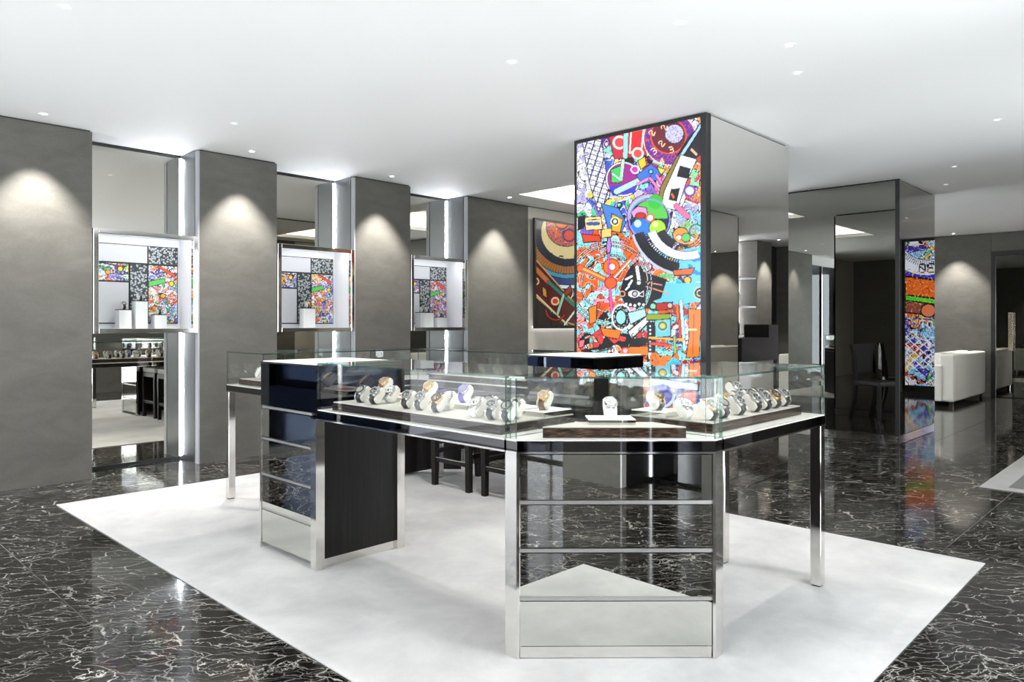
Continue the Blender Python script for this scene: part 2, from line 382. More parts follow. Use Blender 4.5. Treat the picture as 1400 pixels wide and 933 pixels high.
class Art:
    def __init__(s, X, Y):
        s.X, s.Y = X, Y; s.C = np.ones(X.shape + (3,))
    def put(s, m, c): s.C[m] = c
    def circle(s, x, y, r, c, line=None, lw=1.0, ry=None, m=None):
        d = np.hypot((s.X - x), (s.Y - y) * (r / ry if ry else 1)); k = d < r
        if m is not None: k &= m
        if c is not None: s.put(k, c)
        if line is not None:
            q = np.abs(d - r) < lw
            s.put(q if m is None else q & m, line)
    def ring(s, x, y, r0, r1, c, line=(0, 0, 0), a=None, lw=0.5):
        d = np.hypot(s.X - x, s.Y - y); k = (d > r0) & (d < r1); ok = np.ones_like(k)
        if a is not None:
            t = np.degrees(np.arctan2(-(s.Y - y), s.X - x)) % 360; ok = ((t - a[0]) % 360) < ((a[1] - a[0]) % 360)
        s.put(k & ok, c)
        if line is not None: s.put(((np.abs(d - r0) < lw) | (np.abs(d - r1) < lw)) & ok, line)
    def ticks(s, x, y, r0, r1, n, frac, c, a=None):
        d = np.hypot(s.X - x, s.Y - y); t = (np.degrees(np.arctan2(-(s.Y - y), s.X - x)) % 360)
        k = (d > r0) & (d < r1) & (((t / 360 * n) % 1) < frac)
        if a is not None: k &= ((t - a[0]) % 360) < ((a[1] - a[0]) % 360)
        s.put(k, c)
    def poly(s, pts, c, line=(0, 0, 0), lw=0.6):
        k = np.zeros(s.X.shape, bool); n = len(pts); dm = np.full(s.X.shape, 1e9)
        for i in range(n):
            (x0, y0), (x1, y1) = pts[i], pts[(i + 1) % n]
            if y0 != y1:
                k ^= ((y0 > s.Y) != (y1 > s.Y)) & (s.X < (x1 - x0) * (s.Y - y0) / (y1 - y0) + x0)
            dm = np.minimum(dm, s.seg(x0, y0, x1, y1))
        if c is not None: s.put(k, c)
        if line is not None: s.put(dm < lw, line)
        return k
    def seg(s, x0, y0, x1, y1):
        dx, dy = x1 - x0, y1 - y0; L = dx * dx + dy * dy + 1e-9
        t = np.clip(((s.X - x0) * dx + (s.Y - y0) * dy) / L, 0, 1)
        return np.hypot(s.X - x0 - t * dx, s.Y - y0 - t * dy)
    def bar(s, x0, y0, x1, y1, wd, c, line=(0, 0, 0), lw=0.6):
        d = s.seg(x0, y0, x1, y1)
        if line is not None: s.put(d < wd + lw, line)
        s.put(d < wd, c)
    def text(s, t, x, y, hgt, c, rot=0.0, sq=0.8):
        for i, ch in enumerate(t):
            rows = FONT[ch].split(); u = hgt / 7.0
            ca, sa = math.cos(rot), math.sin(rot)
            lx = ((s.X - x) * ca + (s.Y - y) * sa) / (u * sq) - i * 6; ly = (-(s.X - x) * sa + (s.Y - y) * ca) / u
            k = np.zeros(s.X.shape, bool)
            for j, r in enumerate(rows):
                for q, b in enumerate(r):
                    if b == '1': k |= (lx >= q) & (lx < q + 1.05) & (ly >= j) & (ly < j + 1.05)
            s.put(k, c)
    def collage(s, scale, pal_fn, seed, edge=0.07, ec=(0.02, 0.02, 0.03), warp=0.9, m=None, ax=1.0):
        wx = (vnoise(s.X / scale * 0.9, s.Y / scale * 0.9, seed + 1) - 0.5) * 2 * warp; wy = (vnoise(s.X / scale * 0.9 + 40, s.Y / scale * 0.9, seed + 2) - 0.5) * 2 * warp
        x, y = s.X / scale * ax + wx, s.Y / scale + wy
        f1, f2, idv, sx, sy = cells(x, y, seed)
        col = pal_fn(sx * scale / ax, sy * scale, idv)
        col = col * (0.8 + 0.4 * np.clip(f1, 0, 1))[..., None]
        e = (f2 - f1) < edge
        col[e] = ec
        inner = (np.abs((f2 - f1) - edge * 2.6) < edge * 0.55) & (h2(np.floor(idv * 9999), np.floor(idv * 777), 4) > 0.55)
        col[inner] = (0.9, 0.95, 0.95)
        if m is None: s.C[:] = col
        else: s.C[m] = col[m]
    def doodle(s, scale, seed, c, wd, m, k=5.0):
        n = vnoise(s.X / scale, s.Y / scale, seed) * 0.65 + vnoise(s.X / scale * 2.3, s.Y / scale * 2.3, seed + 3) * 0.35
        q = np.abs(((n * k) % 1.0) - 0.5) < wd
        s.put(q & m, c)
def pick(pal):
    P = np.array(pal, float)
    return lambda sx, sy, idv: P[np.minimum((idv * len(P)).astype(int), len(P) - 1)].copy()
def sheet(name, O, U, V, nu, nv, cols, mat, parent):
    """flat print of nu x nv cells spanned by vectors U,V from O (world)"""
    o0 = wloc(parent)
    O = np.array(O) - np.array(o0)
    gu, gv = np.meshgrid(np.linspace(0, 1, nu + 1), np.linspace(0, 1, nv + 1))
    co = O + gu[..., None] * np.array(U) + gv[..., None] * np.array(V)
    idx = np.arange((nu + 1) * (nv + 1)).reshape(nv + 1, nu + 1)
    f = np.stack([idx[:-1, :-1], idx[:-1, 1:], idx[1:, 1:], idx[1:, :-1]], -1).reshape(-1, 4)
    me = bpy.data.meshes.new(name)
    me.vertices.add(co.shape[0] * co.shape[1]); me.vertices.foreach_set('co', co.reshape(-1).astype(np.float32))
    me.loops.add(f.size); me.loops.foreach_set('vertex_index', f.reshape(-1).astype(np.int32))
    me.polygons.add(len(f)); me.polygons.foreach_set('loop_start', (np.arange(len(f)) * 4).astype(np.int32)); me.polygons.foreach_set('loop_total', np.full(len(f), 4, np.int32))
    me.update(calc_edges=True)
    a = me.color_attributes.new('print', 'FLOAT_COLOR', 'POINT')
    c4 = np.ones((nv + 1, nu + 1, 4), np.float32); c4[..., :3] = np.clip(cols, 0, 1)
    a.data.foreach_set('color', c4.reshape(-1))
    return link(name, me, mat, parent)
def lin(c): return np.where(np.array(c) <= 0.04045, np.array(c) / 12.92, ((np.array(c) + 0.055) / 1.055) ** 2.4)

# ================================================================== STRUCTURE
# ---- floor: dark marble slabs with pale joints
floor = box('floor', (-3.75, 15.0), (-1.3, 7.15), (-0.06, -0.006), 'white_laminate')
tag(floor, 'dark veined polished marble floor of large slabs', None, kind='structure')
TX, TY, GAP = 0.645, 1.053, 0.0035
tile_me = {}
i0 = int(math.floor((-3.75 - 0.975) / TX)); i1 = int(math.ceil((15.0 - 0.975) / TX))
j0 = int(math.floor((-1.3 - 1.08) / TY)); j1 = int(math.ceil((7.15 - 1.08) / TY))
for i in range(i0, i1):
    for j in range(j0, j1):
        x0, x1 = max(-3.75, 0.975 + i * TX), min(15.0, 0.975 + (i + 1) * TX)
        y0, y1 = max(-1.3, 1.08 + j * TY), min(7.15, 1.08 + (j + 1) * TY)
        if x1 - x0 < 0.05 or y1 - y0 < 0.05: continue
        key = (round(x1 - x0, 3), round(y1 - y0, 3))
        if key not in tile_me:
            bm = bmesh.new(); bm_box(bm, (-(x1 - x0 - GAP) / 2, -(y1 - y0 - GAP) / 2, 0), ((x1 - x0 - GAP) / 2, (y1 - y0 - GAP) / 2, 0.02))
            me = bpy.data.meshes.new('marble_slab'); bmesh.ops.recalc_face_normals(bm, faces=bm.faces[:]); bm.to_mesh(me); bm.free(); me.materials.append(MATS['marble_dark']); tile_me[key] = me
        t = bpy.data.objects.new('marble_slab', tile_me[key]); COL.objects.link(t); t.parent = floor
        t.location = Vector(((x0 + x1) / 2, (y0 + y1) / 2, -0.02)) - floor.location

# ---- ceiling with a lit tray
TRX, TRY = (6.4, 9.2), (4.3, 6.05)
bm = bmesh.new()
for a, b in (((-3.75, -1.3), (TRX[0], 7.15)), ((TRX[1], -1.3), (15.0, 7.15)), ((TRX[0], -1.3), (TRX[1], TRY[0])), ((TRX[0], TRY[1]), (TRX[1], 7.15))):
    bm_box(bm, (a[0], a[1], CEIL), (b[0], b[1], CEIL + 0.06))
ceiling = tag(mesh_bm('ceiling', bm, 'ceiling_white'), 'flat white plastered ceiling', kind='structure')
bm = bmesh.new()
bm_box(bm, (TRX[0] - 0.3, TRY[0] - 0.3, CEIL + 0.26), (TRX[1] + 0.3, TRY[1] + 0.3, CEIL + 0.30))
bm_box(bm, (TRX[0] - 0.3, TRY[0] - 0.3, CEIL + 0.06), (TRX[0] - 0.26, TRY[1] + 0.3, CEIL + 0.26)); bm_box(bm, (TRX[1] + 0.26, TRY[0] - 0.3, CEIL + 0.06), (TRX[1] + 0.3, TRY[1] + 0.3, CEIL + 0.26))
bm_box(bm, (TRX[0] - 0.26, TRY[0] - 0.3, CEIL + 0.06), (TRX[1] + 0.26, TRY[0] - 0.26, CEIL + 0.26)); bm_box(bm, (TRX[0] - 0.26, TRY[1] + 0.26, CEIL + 0.06), (TRX[1] + 0.26, TRY[1] + 0.3, CEIL + 0.26))
tray = mesh_bm('ceiling_tray', bm, 'ceiling_white', ceiling)
for X, Y in (((TRX[0] - 0.2, TRX[0] - 0.12), (TRY[0] - 0.1, TRY[1] + 0.1)), ((TRX[1] + 0.12, TRX[1] + 0.2), (TRY[0] - 0.1, TRY[1] + 0.1)), ((TRX[0], TRX[1]), (TRY[0] - 0.2, TRY[0] - 0.12)), ((TRX[0], TRX[1]), (TRY[1] + 0.12, TRY[1] + 0.2))):
    box('cove_strip', X, Y, (CEIL + 0.065, CEIL + 0.085), 'cove_light', ceiling)

# ---- left wall: plaster piers, mirrored recesses, lit returns
WY, MY = 6.53, 6.92
bm = bmesh.new()
bm_box(bm, (-3.75, 7.0, 0), (8.9, 7.15, CEIL)); bm_box(bm, (11.5, 7.0, 0), (15.0, 7.15, CEIL)); bm_box(bm, (8.9, 7.0, 0), (11.5, 7.15, 0.13)); bm_box(bm, (8.9, 7.0, 2.63), (11.5, 7.15, CEIL))
wall_left = tag(mesh_bm('wall_left', bm, 'plaster_grey'), 'grey plastered wall of piers and mirrored recesses', kind='structure')
PIERS_L = [(0.50, 1.901), (2.768, 3.513), (4.409, 5.138), (6.022, 7.097)]
for a, b in PIERS_L:
    box('plaster_pier', (a, b), (WY, 6.995), (0.0, CEIL - 0.014), 'plaster_grey', wall_left)
    box('shadow_gap', (a + 0.01, b - 0.01), (WY + 0.015, 6.995), (CEIL - 0.014, CEIL - 0.001), 'black_gap', wall_left)
RECESS_L = [(1.901, 2.768), (3.513, 4.409), (5.138, 6.022)]
for a, b in RECESS_L:
    box('mirror_panel', (a + 0.002, b - 0.012), (MY, MY + 0.02), (0.025, CEIL - 0.028), 'mirror_wall', wall_left)
    box('mirror_head', (a, b), (MY - 0.012, 6.995), (CEIL - 0.028, CEIL - 0.002), 'black_gap', wall_left)
    box('mirror_kick', (a, b), (MY - 0.006, 6.995), (0.0, 0.025), 'black_gap', wall_left)
    box('return_panel', (b - 0.012, b), (6.605, MY - 0.004), (0.0, CEIL - 0.004), 'satin_return', wall_left)
    box('return_edge', (b - 0.014, b), (WY + 0.002, 6.592), (0.0, CEIL - 0.014), 'return_grey', wall_left)
    box('return_joint', (b - 0.005, b), (6.592, 6.605), (0.0, CEIL - 0.014), 'black_gap', wall_left)
    box('led_strip', (b - 0.0175, b - 0.0130), (MY - 0.014, MY - 0.001), (0.03, CEIL - 0.03), 'led', wall_left)
for xa, xb in ((7.097, 8.9), (11.5, 14.7)): box('poster_wall', (xa, xb), (WY, 6.995), (0, CEIL - 0.012), 'wall_beige', wall_left)
added_win5 = tag(empty('added_window_5', (10.2, 7.07, 0.13)), 'added glazed window for daylight in the left wall, hidden behind the columns', kind='structure')  # hidden opening added to brighten the ceiling behind the columns
for k in range(3):
    x = 8.9 + k * 1.3
    box('window_mullion', (x if k == 0 else x - 0.025, x if k == 2 else x + 0.025), (7.04, 7.10), (0.13, 2.63), 'chrome', added_win5)
    if k < 2: box('pane', (x + 0.026, x + 1.274), (7.065, 7.075), (0.131, 2.629), 'glass_shopfront', added_win5)
box('shadow_gap', (7.097, 8.9), (WY + 0.012, 6.995), (CEIL - 0.012, CEIL - 0.001), 'black_gap', wall_left)
box('end_pier', (-3.62, -1.2), (WY, 6.995), (0, CEIL - 0.012), 'white_satin', wall_left)
win1 = tag(empty('window_1', (-0.35, 6.6, 0)), 'dark blue glazed side window beyond the first pier', kind='structure')
box('pane', (-1.2, 0.5), (6.66, 6.68), (0.06, 2.6), 'window_dark', win1)
box('window_head', (-1.2, 0.5), (6.6, 6.95), (2.6, CEIL - 0.002), 'white_satin', win1)
box('window_sill', (-1.2, 0.5), (6.56, 6.95), (0, 0.06), 'black_frame', win1)
for x in (-1.2, -0.36, 0.46): box('window_mullion', (x, x + 0.04), (6.63, 6.69), (0.06, 2.6), 'chrome', win1)

# ---- right wall (behind the camera, seen in the mirrors)
RY, RM = -0.72, -1.11
bm = bmesh.new()
bm_box(bm, (-3.75, -1.3, 0), (1.45, -1.16, CEIL)); bm_box(bm, (7.0, -1.3, 0), (15.0, -1.16, CEIL)); bm_box(bm, (3.9, -1.3, 0), (5.8, -1.16, CEIL))
for xa, xb in ((1.45, 3.9), (5.8, 7.0)):
    bm_box(bm, (xa, -1.3, 0), (xb, -1.16, 0.13)); bm_box(bm, (xa, -1.3, 2.63), (xb, -1.16, CEIL))
wall_right = tag(mesh_bm('wall_right', bm, 'plaster_grey'), 'grey plastered wall of piers facing the counters', kind='structure')
PIERS_R = [(-3.62, -1.25), (-0.08, 0.50), (1.20, 1.42), (3.95, 5.75), (7.05, 12.16), (12.89, 13.5), (14.34, 14.7)]
for a, b in PIERS_R:
    box('plaster_pier', (a, b), (-1.158, RY), (0, CEIL - 0.014), 'plaster_grey', wall_right)
for a, b in ((-1.25, -0.08), (0.5, 1.2)):
    box('mirror_panel', (a + 0.022, b - 0.002), (RM - 0.02, RM), (0.025, CEIL - 0.028), 'black_glass', wall_right)
    box('return_panel', (a, a + 0.012), (RM + 0.004, RY - 0.06), (0, CEIL - 0.004), 'satin_return', wall_right)
    box('return_edge', (a, a + 0.014), (RY - 0.058, RY - 0.002), (0, CEIL - 0.014), 'white_satin', wall_right)
    box('led_strip', (a + 0.013, a + 0.022), (RM + 0.001, RM + 0.016), (0.03, CEIL - 0.03), 'led_soft', wall_right)
box('dark_doorway', (13.5, 14.34), (-1.158, -1.0), (0, CEIL - 0.01), 'black_frame', wall_right)
shelf = empty('wall_shelf', (12.525, -0.95, 0), 'white backlit shelf niche holding a bottle and a vase', 'shelf')
box('back_panel', (12.17, 12.88), (-1.156, -1.14), (0, CEIL - 0.02), 'white_satin', shelf)
for z in (0.45, 1.02, 1.55, 2.08): box('shelf_board', (12.175, 12.875), (-1.138, -0.74), (z, z + 0.025), 'white_satin', shelf)
for x in (12.175, 12.85): box('light_strip', (x, x + 0.02), (-1.138, -1.110), (0.48, CEIL - 0.05), 'shelf_light', shelf)
v = lathe('vase', [(0.04, 0), (0.075, 0.06), (0.08, 0.16), (0.03, 0.28), (0.02, 0.36), (0.03, 0.40)], 'vase_glass'); v.location = (12.5, -0.93, 1.575); tag(v, 'pale slender vase on the upper backlit shelf', 'vase')
v = lathe('bottle', [(0.05, 0), (0.055, 0.02), (0.055, 0.2), (0.02, 0.28), (0.018, 0.36), (0.022, 0.37)], 'vase_dark'); v.location = (12.5, -0.93, 1.045); tag(v, 'dark green bottle on the middle backlit shelf', 'bottle')

# ---- near wall: glazed shopfront that lets the daylight in
bm = bmesh.new()
bm_box(bm, (-3.75, -1.3, 0), (-3.60, -0.4, CEIL)); bm_box(bm, (-3.75, 6.3, 0), (-3.60, 7.15, CEIL)); bm_box(bm, (-3.75, -0.4, 2.63), (-3.60, 6.3, CEIL)); bm_box(bm, (-3.75, -0.4, 0), (-3.60, 6.3, 0.13))
wall_near = tag(mesh_bm('wall_near', bm, 'white_satin'), 'white wall framing the glazed shopfront', kind='structure')
win2 = tag(empty('window_2', (-3.67, 2.95, 0.13)), 'tall glazed shopfront with slim chrome mullions', kind='structure')
for k in range(6):
    y = -0.4 + k * 1.34
    box('window_mullion', (-3.70, -3.64), (y - 0.025 if k else y, y + 0.025 if k < 5 else y), (0.13, 2.63), 'chrome', win2)
    if k < 5: box('pane', (-3.675, -3.665), (y + 0.026, y + 1.314), (0.131, 2.629), 'glass_shopfront', win2)

for wn, xa, xb, n, lab in (('added_window_3', 1.45, 3.9, 2, 'added glazed window for fill daylight in the wall behind the counters'), ('added_window_4', 5.8, 7.0, 1, 'added glazed window for fill daylight opposite the light box column')):  # unseen windows added to lift the ceiling brightness
    win = tag(empty(wn, ((xa + xb) / 2, -1.23, 0.13)), lab, kind='structure')
    st = (xb - xa) / n
    for k in range(n + 1):
        x = xa + k * st
        box('window_mullion', (x if k == 0 else x - 0.025, x if k == n else x + 0.025), (-1.26, -1.20), (0.13, 2.63), 'chrome', win)
        if k < n: box('pane', (x + 0.026, x + st - 0.026), (-1.235, -1.225), (0.131, 2.629), 'glass_shopfront', win)

# ---- far wall
FX = 14.70
wall_far = tag(box('wall_far', (FX + 0.08, 15.0), (-1.3, 7.15), (0, CEIL), 'plaster_grey'), 'grey plastered end wall behind the sofas', kind='structure')
box('plaster_pier', (FX, FX + 0.078), (2.76, 6.52), (0, CEIL - 0.012), 'plaster_grey', wall_far)
box('shadow_gap', (FX + 0.012, FX + 0.078), (2.76, 6.52), (CEIL - 0.012, CEIL - 0.001), 'black_gap', wall_far)
box('door_head_panel', (FX, FX + 0.078), (1.80, 2.755), (2.49, CEIL - 0.002), 'plaster_grey', wall_far)
door = tag(empty('door_1', (FX, 2.28, 0)), 'black framed dark glass door beside the sofa', kind='structure')
box('door_frame', (FX - 0.02, FX + 0.05), (2.69, 2.755), (0, 2.49), 'black_frame', door)
box('door_frame', (FX - 0.02, FX + 0.05), (1.80, 1.86), (0, 2.49), 'black_frame', door)
box('door_frame', (FX - 0.02, FX + 0.05), (1.86, 2.69), (2.42, 2.49), 'black_frame', door)
box('door_pane', (FX + 0.005, FX + 0.02), (1.86, 2.69), (0.012, 2.42), 'mirror_dark', door)
hd = box('door_handle', (FX - 0.075, FX - 0.045), (2.43, 2.50), (0.80, 1.44), 'brass', door, 0.004)
for z in (0.86, 1.36): box('handle_bracket', (FX - 0.045, FX + 0.005), (2.455, 2.475), (z, z + 0.02), 'brass', hd)
box('plaster_pier', (FX, FX + 0.078), (-0.70, 0.72), (0, CEIL - 0.012), 'plaster_grey', wall_far)

# ================================================================== COLUMNS
def column(X, Y, faces, label):
    t = empty('mirror_column', ((X[0] + X[1]) / 2, (Y[0] + Y[1]) / 2, 0), label, 'column')
    box('core', (X[0] + 0.02, X[1] - 0.02), (Y[0] + 0.02, Y[1] - 0.02), (0, CEIL - 0.002), 'black_frame', t)
    box('plinth', (X[0] + 0.004, X[1] - 0.004), (Y[0] + 0.004, Y[1] - 0.004), (0, 0.043), 'chrome', t)
    f = faces
    if f[0]: box('mirror_panel', (X[0], X[0] + 0.018), (Y[0] + 0.02, Y[1]), (0.05, CEIL - 0.018), f[0], t)
    if f[1]: box('mirror_panel', (X[1] - 0.018, X[1]), (Y[0] + 0.02, Y[1]), (0.05, CEIL - 0.018), f[1], t)
    if f[2]: box('mirror_panel', (X[0] + 0.022, X[1]), (Y[0], Y[0] + 0.018), (0.05, CEIL - 0.018), f[2], t)
    if f[3]: box('mirror_panel', (X[0] + 0.022, X[1]), (Y[1] - 0.018, Y[1]), (0.05, CEIL - 0.018), f[3], t)
    box('corner_trim', (X[0] - 0.002, X[0] + 0.02), (Y[0] - 0.002, Y[0] + 0.02 + 0.018), (0.045, CEIL - 0.004), 'black_frame', t)
    return t
C1X, C1Y = (4.90, 6.29), (2.69, 3.93)
column(C1X, C1Y, (None, 'mirror_column', 'mirror_column', 'mirror_wall'), 'mirror clad column carrying the bright collage light box')
column((8.52, 9.90), (2.437, 3.75), ('mirror_dark', 'mirror_dark', 'mirror_dark', 'mirror_dark'), 'dark tinted mirror column standing on the marble beside the sofa')
column((8.44, 9.84), (-0.55, 0.44), ('mirror_dark', 'mirror_dark', 'mirror_dark', 'mirror_column'), 'mirror clad column standing between the striped rug and the window wall')

# ---- artwork on the column light box
LBX = C1X[0] - 0.04
lb = empty('light_box', (LBX, (C1Y[0] + C1Y[1]) / 2, 0.05), 'tall bright light box with colourful collage of watch dials and gears', 'light box')
PY0, PY1, PZ0, PZ1 = C1Y[1] - 0.02, C1Y[0] + 0.045, 0.10, CEIL - 0.03
box('case', (LBX + 0.006, C1X[0] + 0.02), (C1Y[0] + 0.0, C1Y[1]), (0.05, CEIL - 0.006), 'black_frame', lb)
box('frame', (LBX - 0.008, LBX + 0.006), (C1Y[1] - 0.022, C1Y[1]), (0.05, CEIL - 0.006), 'black_frame', lb)
box('frame', (LBX - 0.008, LBX + 0.006), (C1Y[0], C1Y[0] + 0.045), (0.05, CEIL - 0.006), 'black_frame', lb)
box('frame', (LBX - 0.008, LBX + 0.006), (C1Y[0] + 0.045, C1Y[1] - 0.022), (CEIL - 0.032, CEIL - 0.006), 'black_frame', lb)
box('frame', (LBX - 0.008, LBX + 0.006), (C1Y[0] + 0.045, C1Y[1] - 0.022), (0.05, 0.10), 'black_frame', lb)
def proj(X, Y, Z):
    d = X * CA + Y * SA; l = X * SA - Y * CA
    return 700 + F_PX * l / d, Y0_PX + F_PX * (CAM_H - Z) / d
NU, NV = 250, 540
gu, gv = np.meshgrid(np.linspace(0, 1, NU + 1), np.linspace(0, 1, NV + 1))
AX, AY = proj(LBX, PY0 + gu * (PY1 - PY0), PZ0 + gv * (PZ1 - PZ0))
A = Art(AX, AY)
K = (0.03, 0.03, 0.05)
W_ = (0.93, 0.96, 1.0)
zones = [((830, 240), [(0.95, 0.96, 1.0), (0.85, 0.85, 0.98), (0.30, 0.85, 0.60), (0.55, 0.40, 0.85), (0.98, 0.9, 0.3), (0.25, 0.35, 0.85)]),
         ((806, 230), [(0.96, 0.97, 1.0)] * 5 + [(0.75, 0.72, 0.98), (0.9, 0.9, 1.0)]),
         ((870, 200), [(0.85, 0.15, 0.25), (0.85, 0.10, 0.55), (0.55, 0.95, 0.85), (0.95, 0.95, 1.0), (0.45, 0.1, 0.6)]),
         ((950, 250), [(0.97, 0.97, 1.0), (0.95, 0.45, 0.65), (0.6, 0.95, 0.7), (0.9, 0.3, 0.35), (0.85, 0.85, 0.98), (0.98, 0.6, 0.3)]),
         ((930, 320), [(0.55, 0.9, 1.0), (0.97, 0.99, 1.0), (0.98, 0.55, 0.2), (0.6, 0.85, 0.55), (0.75, 0.75, 0.95)]),
         ((835, 385), [(0.60, 0.95, 0.97), (0.98, 0.42, 0.12), (0.75, 0.95, 1.0), (0.98, 0.35, 0.10), (0.95, 0.65, 0.75), (0.5, 0.9, 0.95)]),
         ((930, 450), [(0.30, 0.80, 0.95), (0.98, 0.45, 0.10), (0.55, 0.93, 1.0), (0.75, 0.15, 0.15), (0.97, 0.97, 1.0), (0.30, 0.20, 0.55)]),
         ((870, 470), [(0.97, 0.98, 1.0), (0.55, 0.9, 0.95), (0.98, 0.5, 0.15), (0.05, 0.05, 0.08), (0.9, 0.25, 0.25)]),
         ((880, 560), [(0.40, 0.45, 0.95), (0.85, 0.30, 0.30), (0.75, 0.85, 1.0), (0.95, 0.85, 0.3), (0.25, 0.2, 0.7), (0.9, 0.45, 0.35)])]
def zone_pal(sx, sy, idv):
    d = np.stack([np.hypot(sx - z[0][0], (sy - z[0][1])) for z in zones], -1)
    best = d.argmin(-1); out = np.zeros(sx.shape + (3,))
    for i, (c, pal) in enumerate(zones):
        P = np.array(pal); k = best == i
        out[k] = P[np.minimum((idv[k] * len(P)).astype(int), len(P) - 1)]
    return out
A.collage(11.0, zone_pal, 3, edge=0.06, warp=1.0)
al = np.ones(AX.shape, bool)
A.doodle(10.0, 21, K, 0.035, al, 4)

# lattice strip, upper left
k = A.poly([(796, 193), (822, 190), (834, 268), (818, 290), (806, 250)], (0.94, 0.95, 1.0))
q = k & ((np.abs(((AX * 0.5 + AY * 0.16) % 5) - 2.5) < 0.45) | (np.abs(((AY - AX * 0.3) % 7) - 3.5) < 0.55)); A.put(q, (0.12, 0.1, 0.3))
A.doodle(4.0, 77, (0.25, 0.2, 0.5), 0.07, k, 3)
# red panel and cyan bar
A.poly([(832, 186), (884, 174), (884, 213), (840, 218)], (0.80, 0.12, 0.25)); A.circle(847, 195, 8, (0.9, 0.25, 0.3), (0.75, 0.98, 0.9), 1.4)
A.bar(856, 180, 855, 214, 3, (0.6, 0.95, 0.85)); A.poly([(863, 180), (880, 176), (877, 206), (861, 209)], (0.86, 0.12, 0.16), (0.8, 0.95, 0.9), 1.0)
A.circle(872, 210, 7, (0.95, 0.3, 0.3), (0.7, 0.98, 0.9), 1.3)
# gauge
A.circle(852, 245, 23, (0.62, 0.10, 0.55), W_, 1.2); A.poly([(832, 255), (872, 250), (868, 264), (838, 268)], (0.25, 0.2, 0.8), None); A.poly([(835, 232), (850, 226), (850, 250), (836, 250)], (0.25, 0.8, 0.35), K)
A.circle(852, 245, 24, None, K, 0.6)
A.bar(852, 220, 849, 246, 2.0, (0.75, 1.0, 0.85)); A.bar(843, 262, 880, 244, 3.6, (0.72, 1.0, 0.85)); A.circle(868, 232, 5, (0.8, 0.2, 0.7), W_, 0.9); A.bar(838, 238, 848, 246, 1.5, (0.75, 1.0, 0.85))
# numbered purple dial
A.circle(916, 190, 36, (0.38, 0.12, 0.60), (0.95, 0.85, 0.75), 0.8); A.circle(914, 186, 24, (0.42, 0.08, 0.16), (0.9, 0.3, 0.2), 1.0); A.circle(922, 183, 13, (0.80, 0.80, 0.95), K, 0.6)
m = np.hypot(AX - 916, AY - 190) < 36
A.doodle(5.0, 41, (0.85, 0.35, 0.15), 0.10, m & (np.hypot(AX - 914, AY - 186) > 24), 3)
A.doodle(4.0, 43, (0.45, 0.35, 0.8), 0.12, np.hypot(AX - 922, AY - 183) < 13, 3)
for t, x, y, r in (('2', 886, 183, -1.2), ('3', 889, 205, -0.7), ('4', 901, 217, -0.3), ('2', 899, 196, -0.9), ('3', 914, 201, -0.2), ('1', 897, 172, -1.5), ('2', 903, 176, -1.3)):
    A.text(t, x, y, 9, (0.98, 0.88, 0.72), r, 0.95)
# blue lug, pink bars
A.poly([(870, 240), (890, 224), (905, 236), (900, 246), (878, 252)], (0.22, 0.45, 0.85)); A.circle(890, 235, 3, (0.5, 0.8, 0.95), K, 0.7)
A.bar(872, 252, 889, 243, 1.8, (0.85, 0.55, 0.85)); A.bar(889, 244, 903, 262, 1.8, (0.85, 0.5, 0.8)); A.bar(898, 240, 908, 256, 1.6, (0.9, 0.5, 0.85))
A.poly([(872, 220), (882, 214), (884, 226), (876, 232)], (0.95, 0.80, 0.15)); A.poly([(898, 228), (910, 232), (904, 240)], (0.95, 0.85, 0.2))
# checkered navy band sweeping down from the upper right
A.poly([(963, 166), (963, 208), (944, 222), (925, 214), (940, 190)], (0.06, 0.06, 0.12)); A.poly([(962, 164), (956, 171), (929, 212), (934, 214), (958, 176)], (0.66, 0.82, 1.0))
A.poly([(929, 211), (953, 218), (938, 250), (926, 288), (903, 283), (910, 250)], (0.90, 0.94, 1.0))
A.poly([(926, 213), (930, 213), (908, 262), (904, 284), (898, 290), (903, 256)], (0.55, 0.48, 0.20))
A.poly([(930, 227), (944, 231), (940, 244), (926, 241)], (0.05, 0.05, 0.1)); A.poly([(918, 259), (929, 258), (925, 275), (915, 273)], (0.06, 0.05, 0.1)); A.bar(919, 266, 921, 270, 1.6, (0.9, 0.4, 0.15), None)
A.poly([(901, 286), (920, 290), (917, 302), (899, 299)], (0.05, 0.05, 0.1)); A.text('45', 905, 296, 9, W_, -1.25, 0.9); A.bar(946, 205, 952, 211, 1.8, (0.98, 0.75, 0.6), None)
# globe with blue and green balls
A.ring(888, 296, 24, 31, (0.80, 0.55, 0.85), K, (60, 230)); A.ring(888, 296, 26, 28, (0.4, 0.95, 0.85), None, (50, 240))
A.circle(889, 298, 25, (0.35, 0.78, 0.30), K, 1.2); A.poly([(866, 298), (862, 290), (872, 282), (884, 284), (886, 296)], (0.85, 0.6, 0.8)); A.circle(896, 276, 10, (0.20, 0.75, 0.20))
mg = np.hypot(AX - 888, AY - 300) < 27
A.put(mg & (AY > 299), (0.06, 0.07, 0.28)); A.circle(877, 313, 15, (0.15, 0.48, 0.90), K, 0.6, m=mg & (AY > 298)); A.circle(872, 306, 5, (0.75, 0.92, 1.0), None, m=mg & (AY > 298)); A.circle(899, 312, 11.5, (0.66, 0.88, 0.20), K, 0.6); A.circle(896, 307, 4, (0.92, 0.98, 0.6))
A.circle(876, 295, 7, (0.75, 0.15, 0.12), K, 0.6, ry=4.5); A.circle(889, 298, 5, (0.98, 0.98, 1.0), (0.9, 0.35, 0.1), 1.0); A.circle(888, 301, 28, None, (0.55, 0.55, 0.95), 0.9)
A.ring(888, 301, 28.6, 30, K, None, (180, 360))
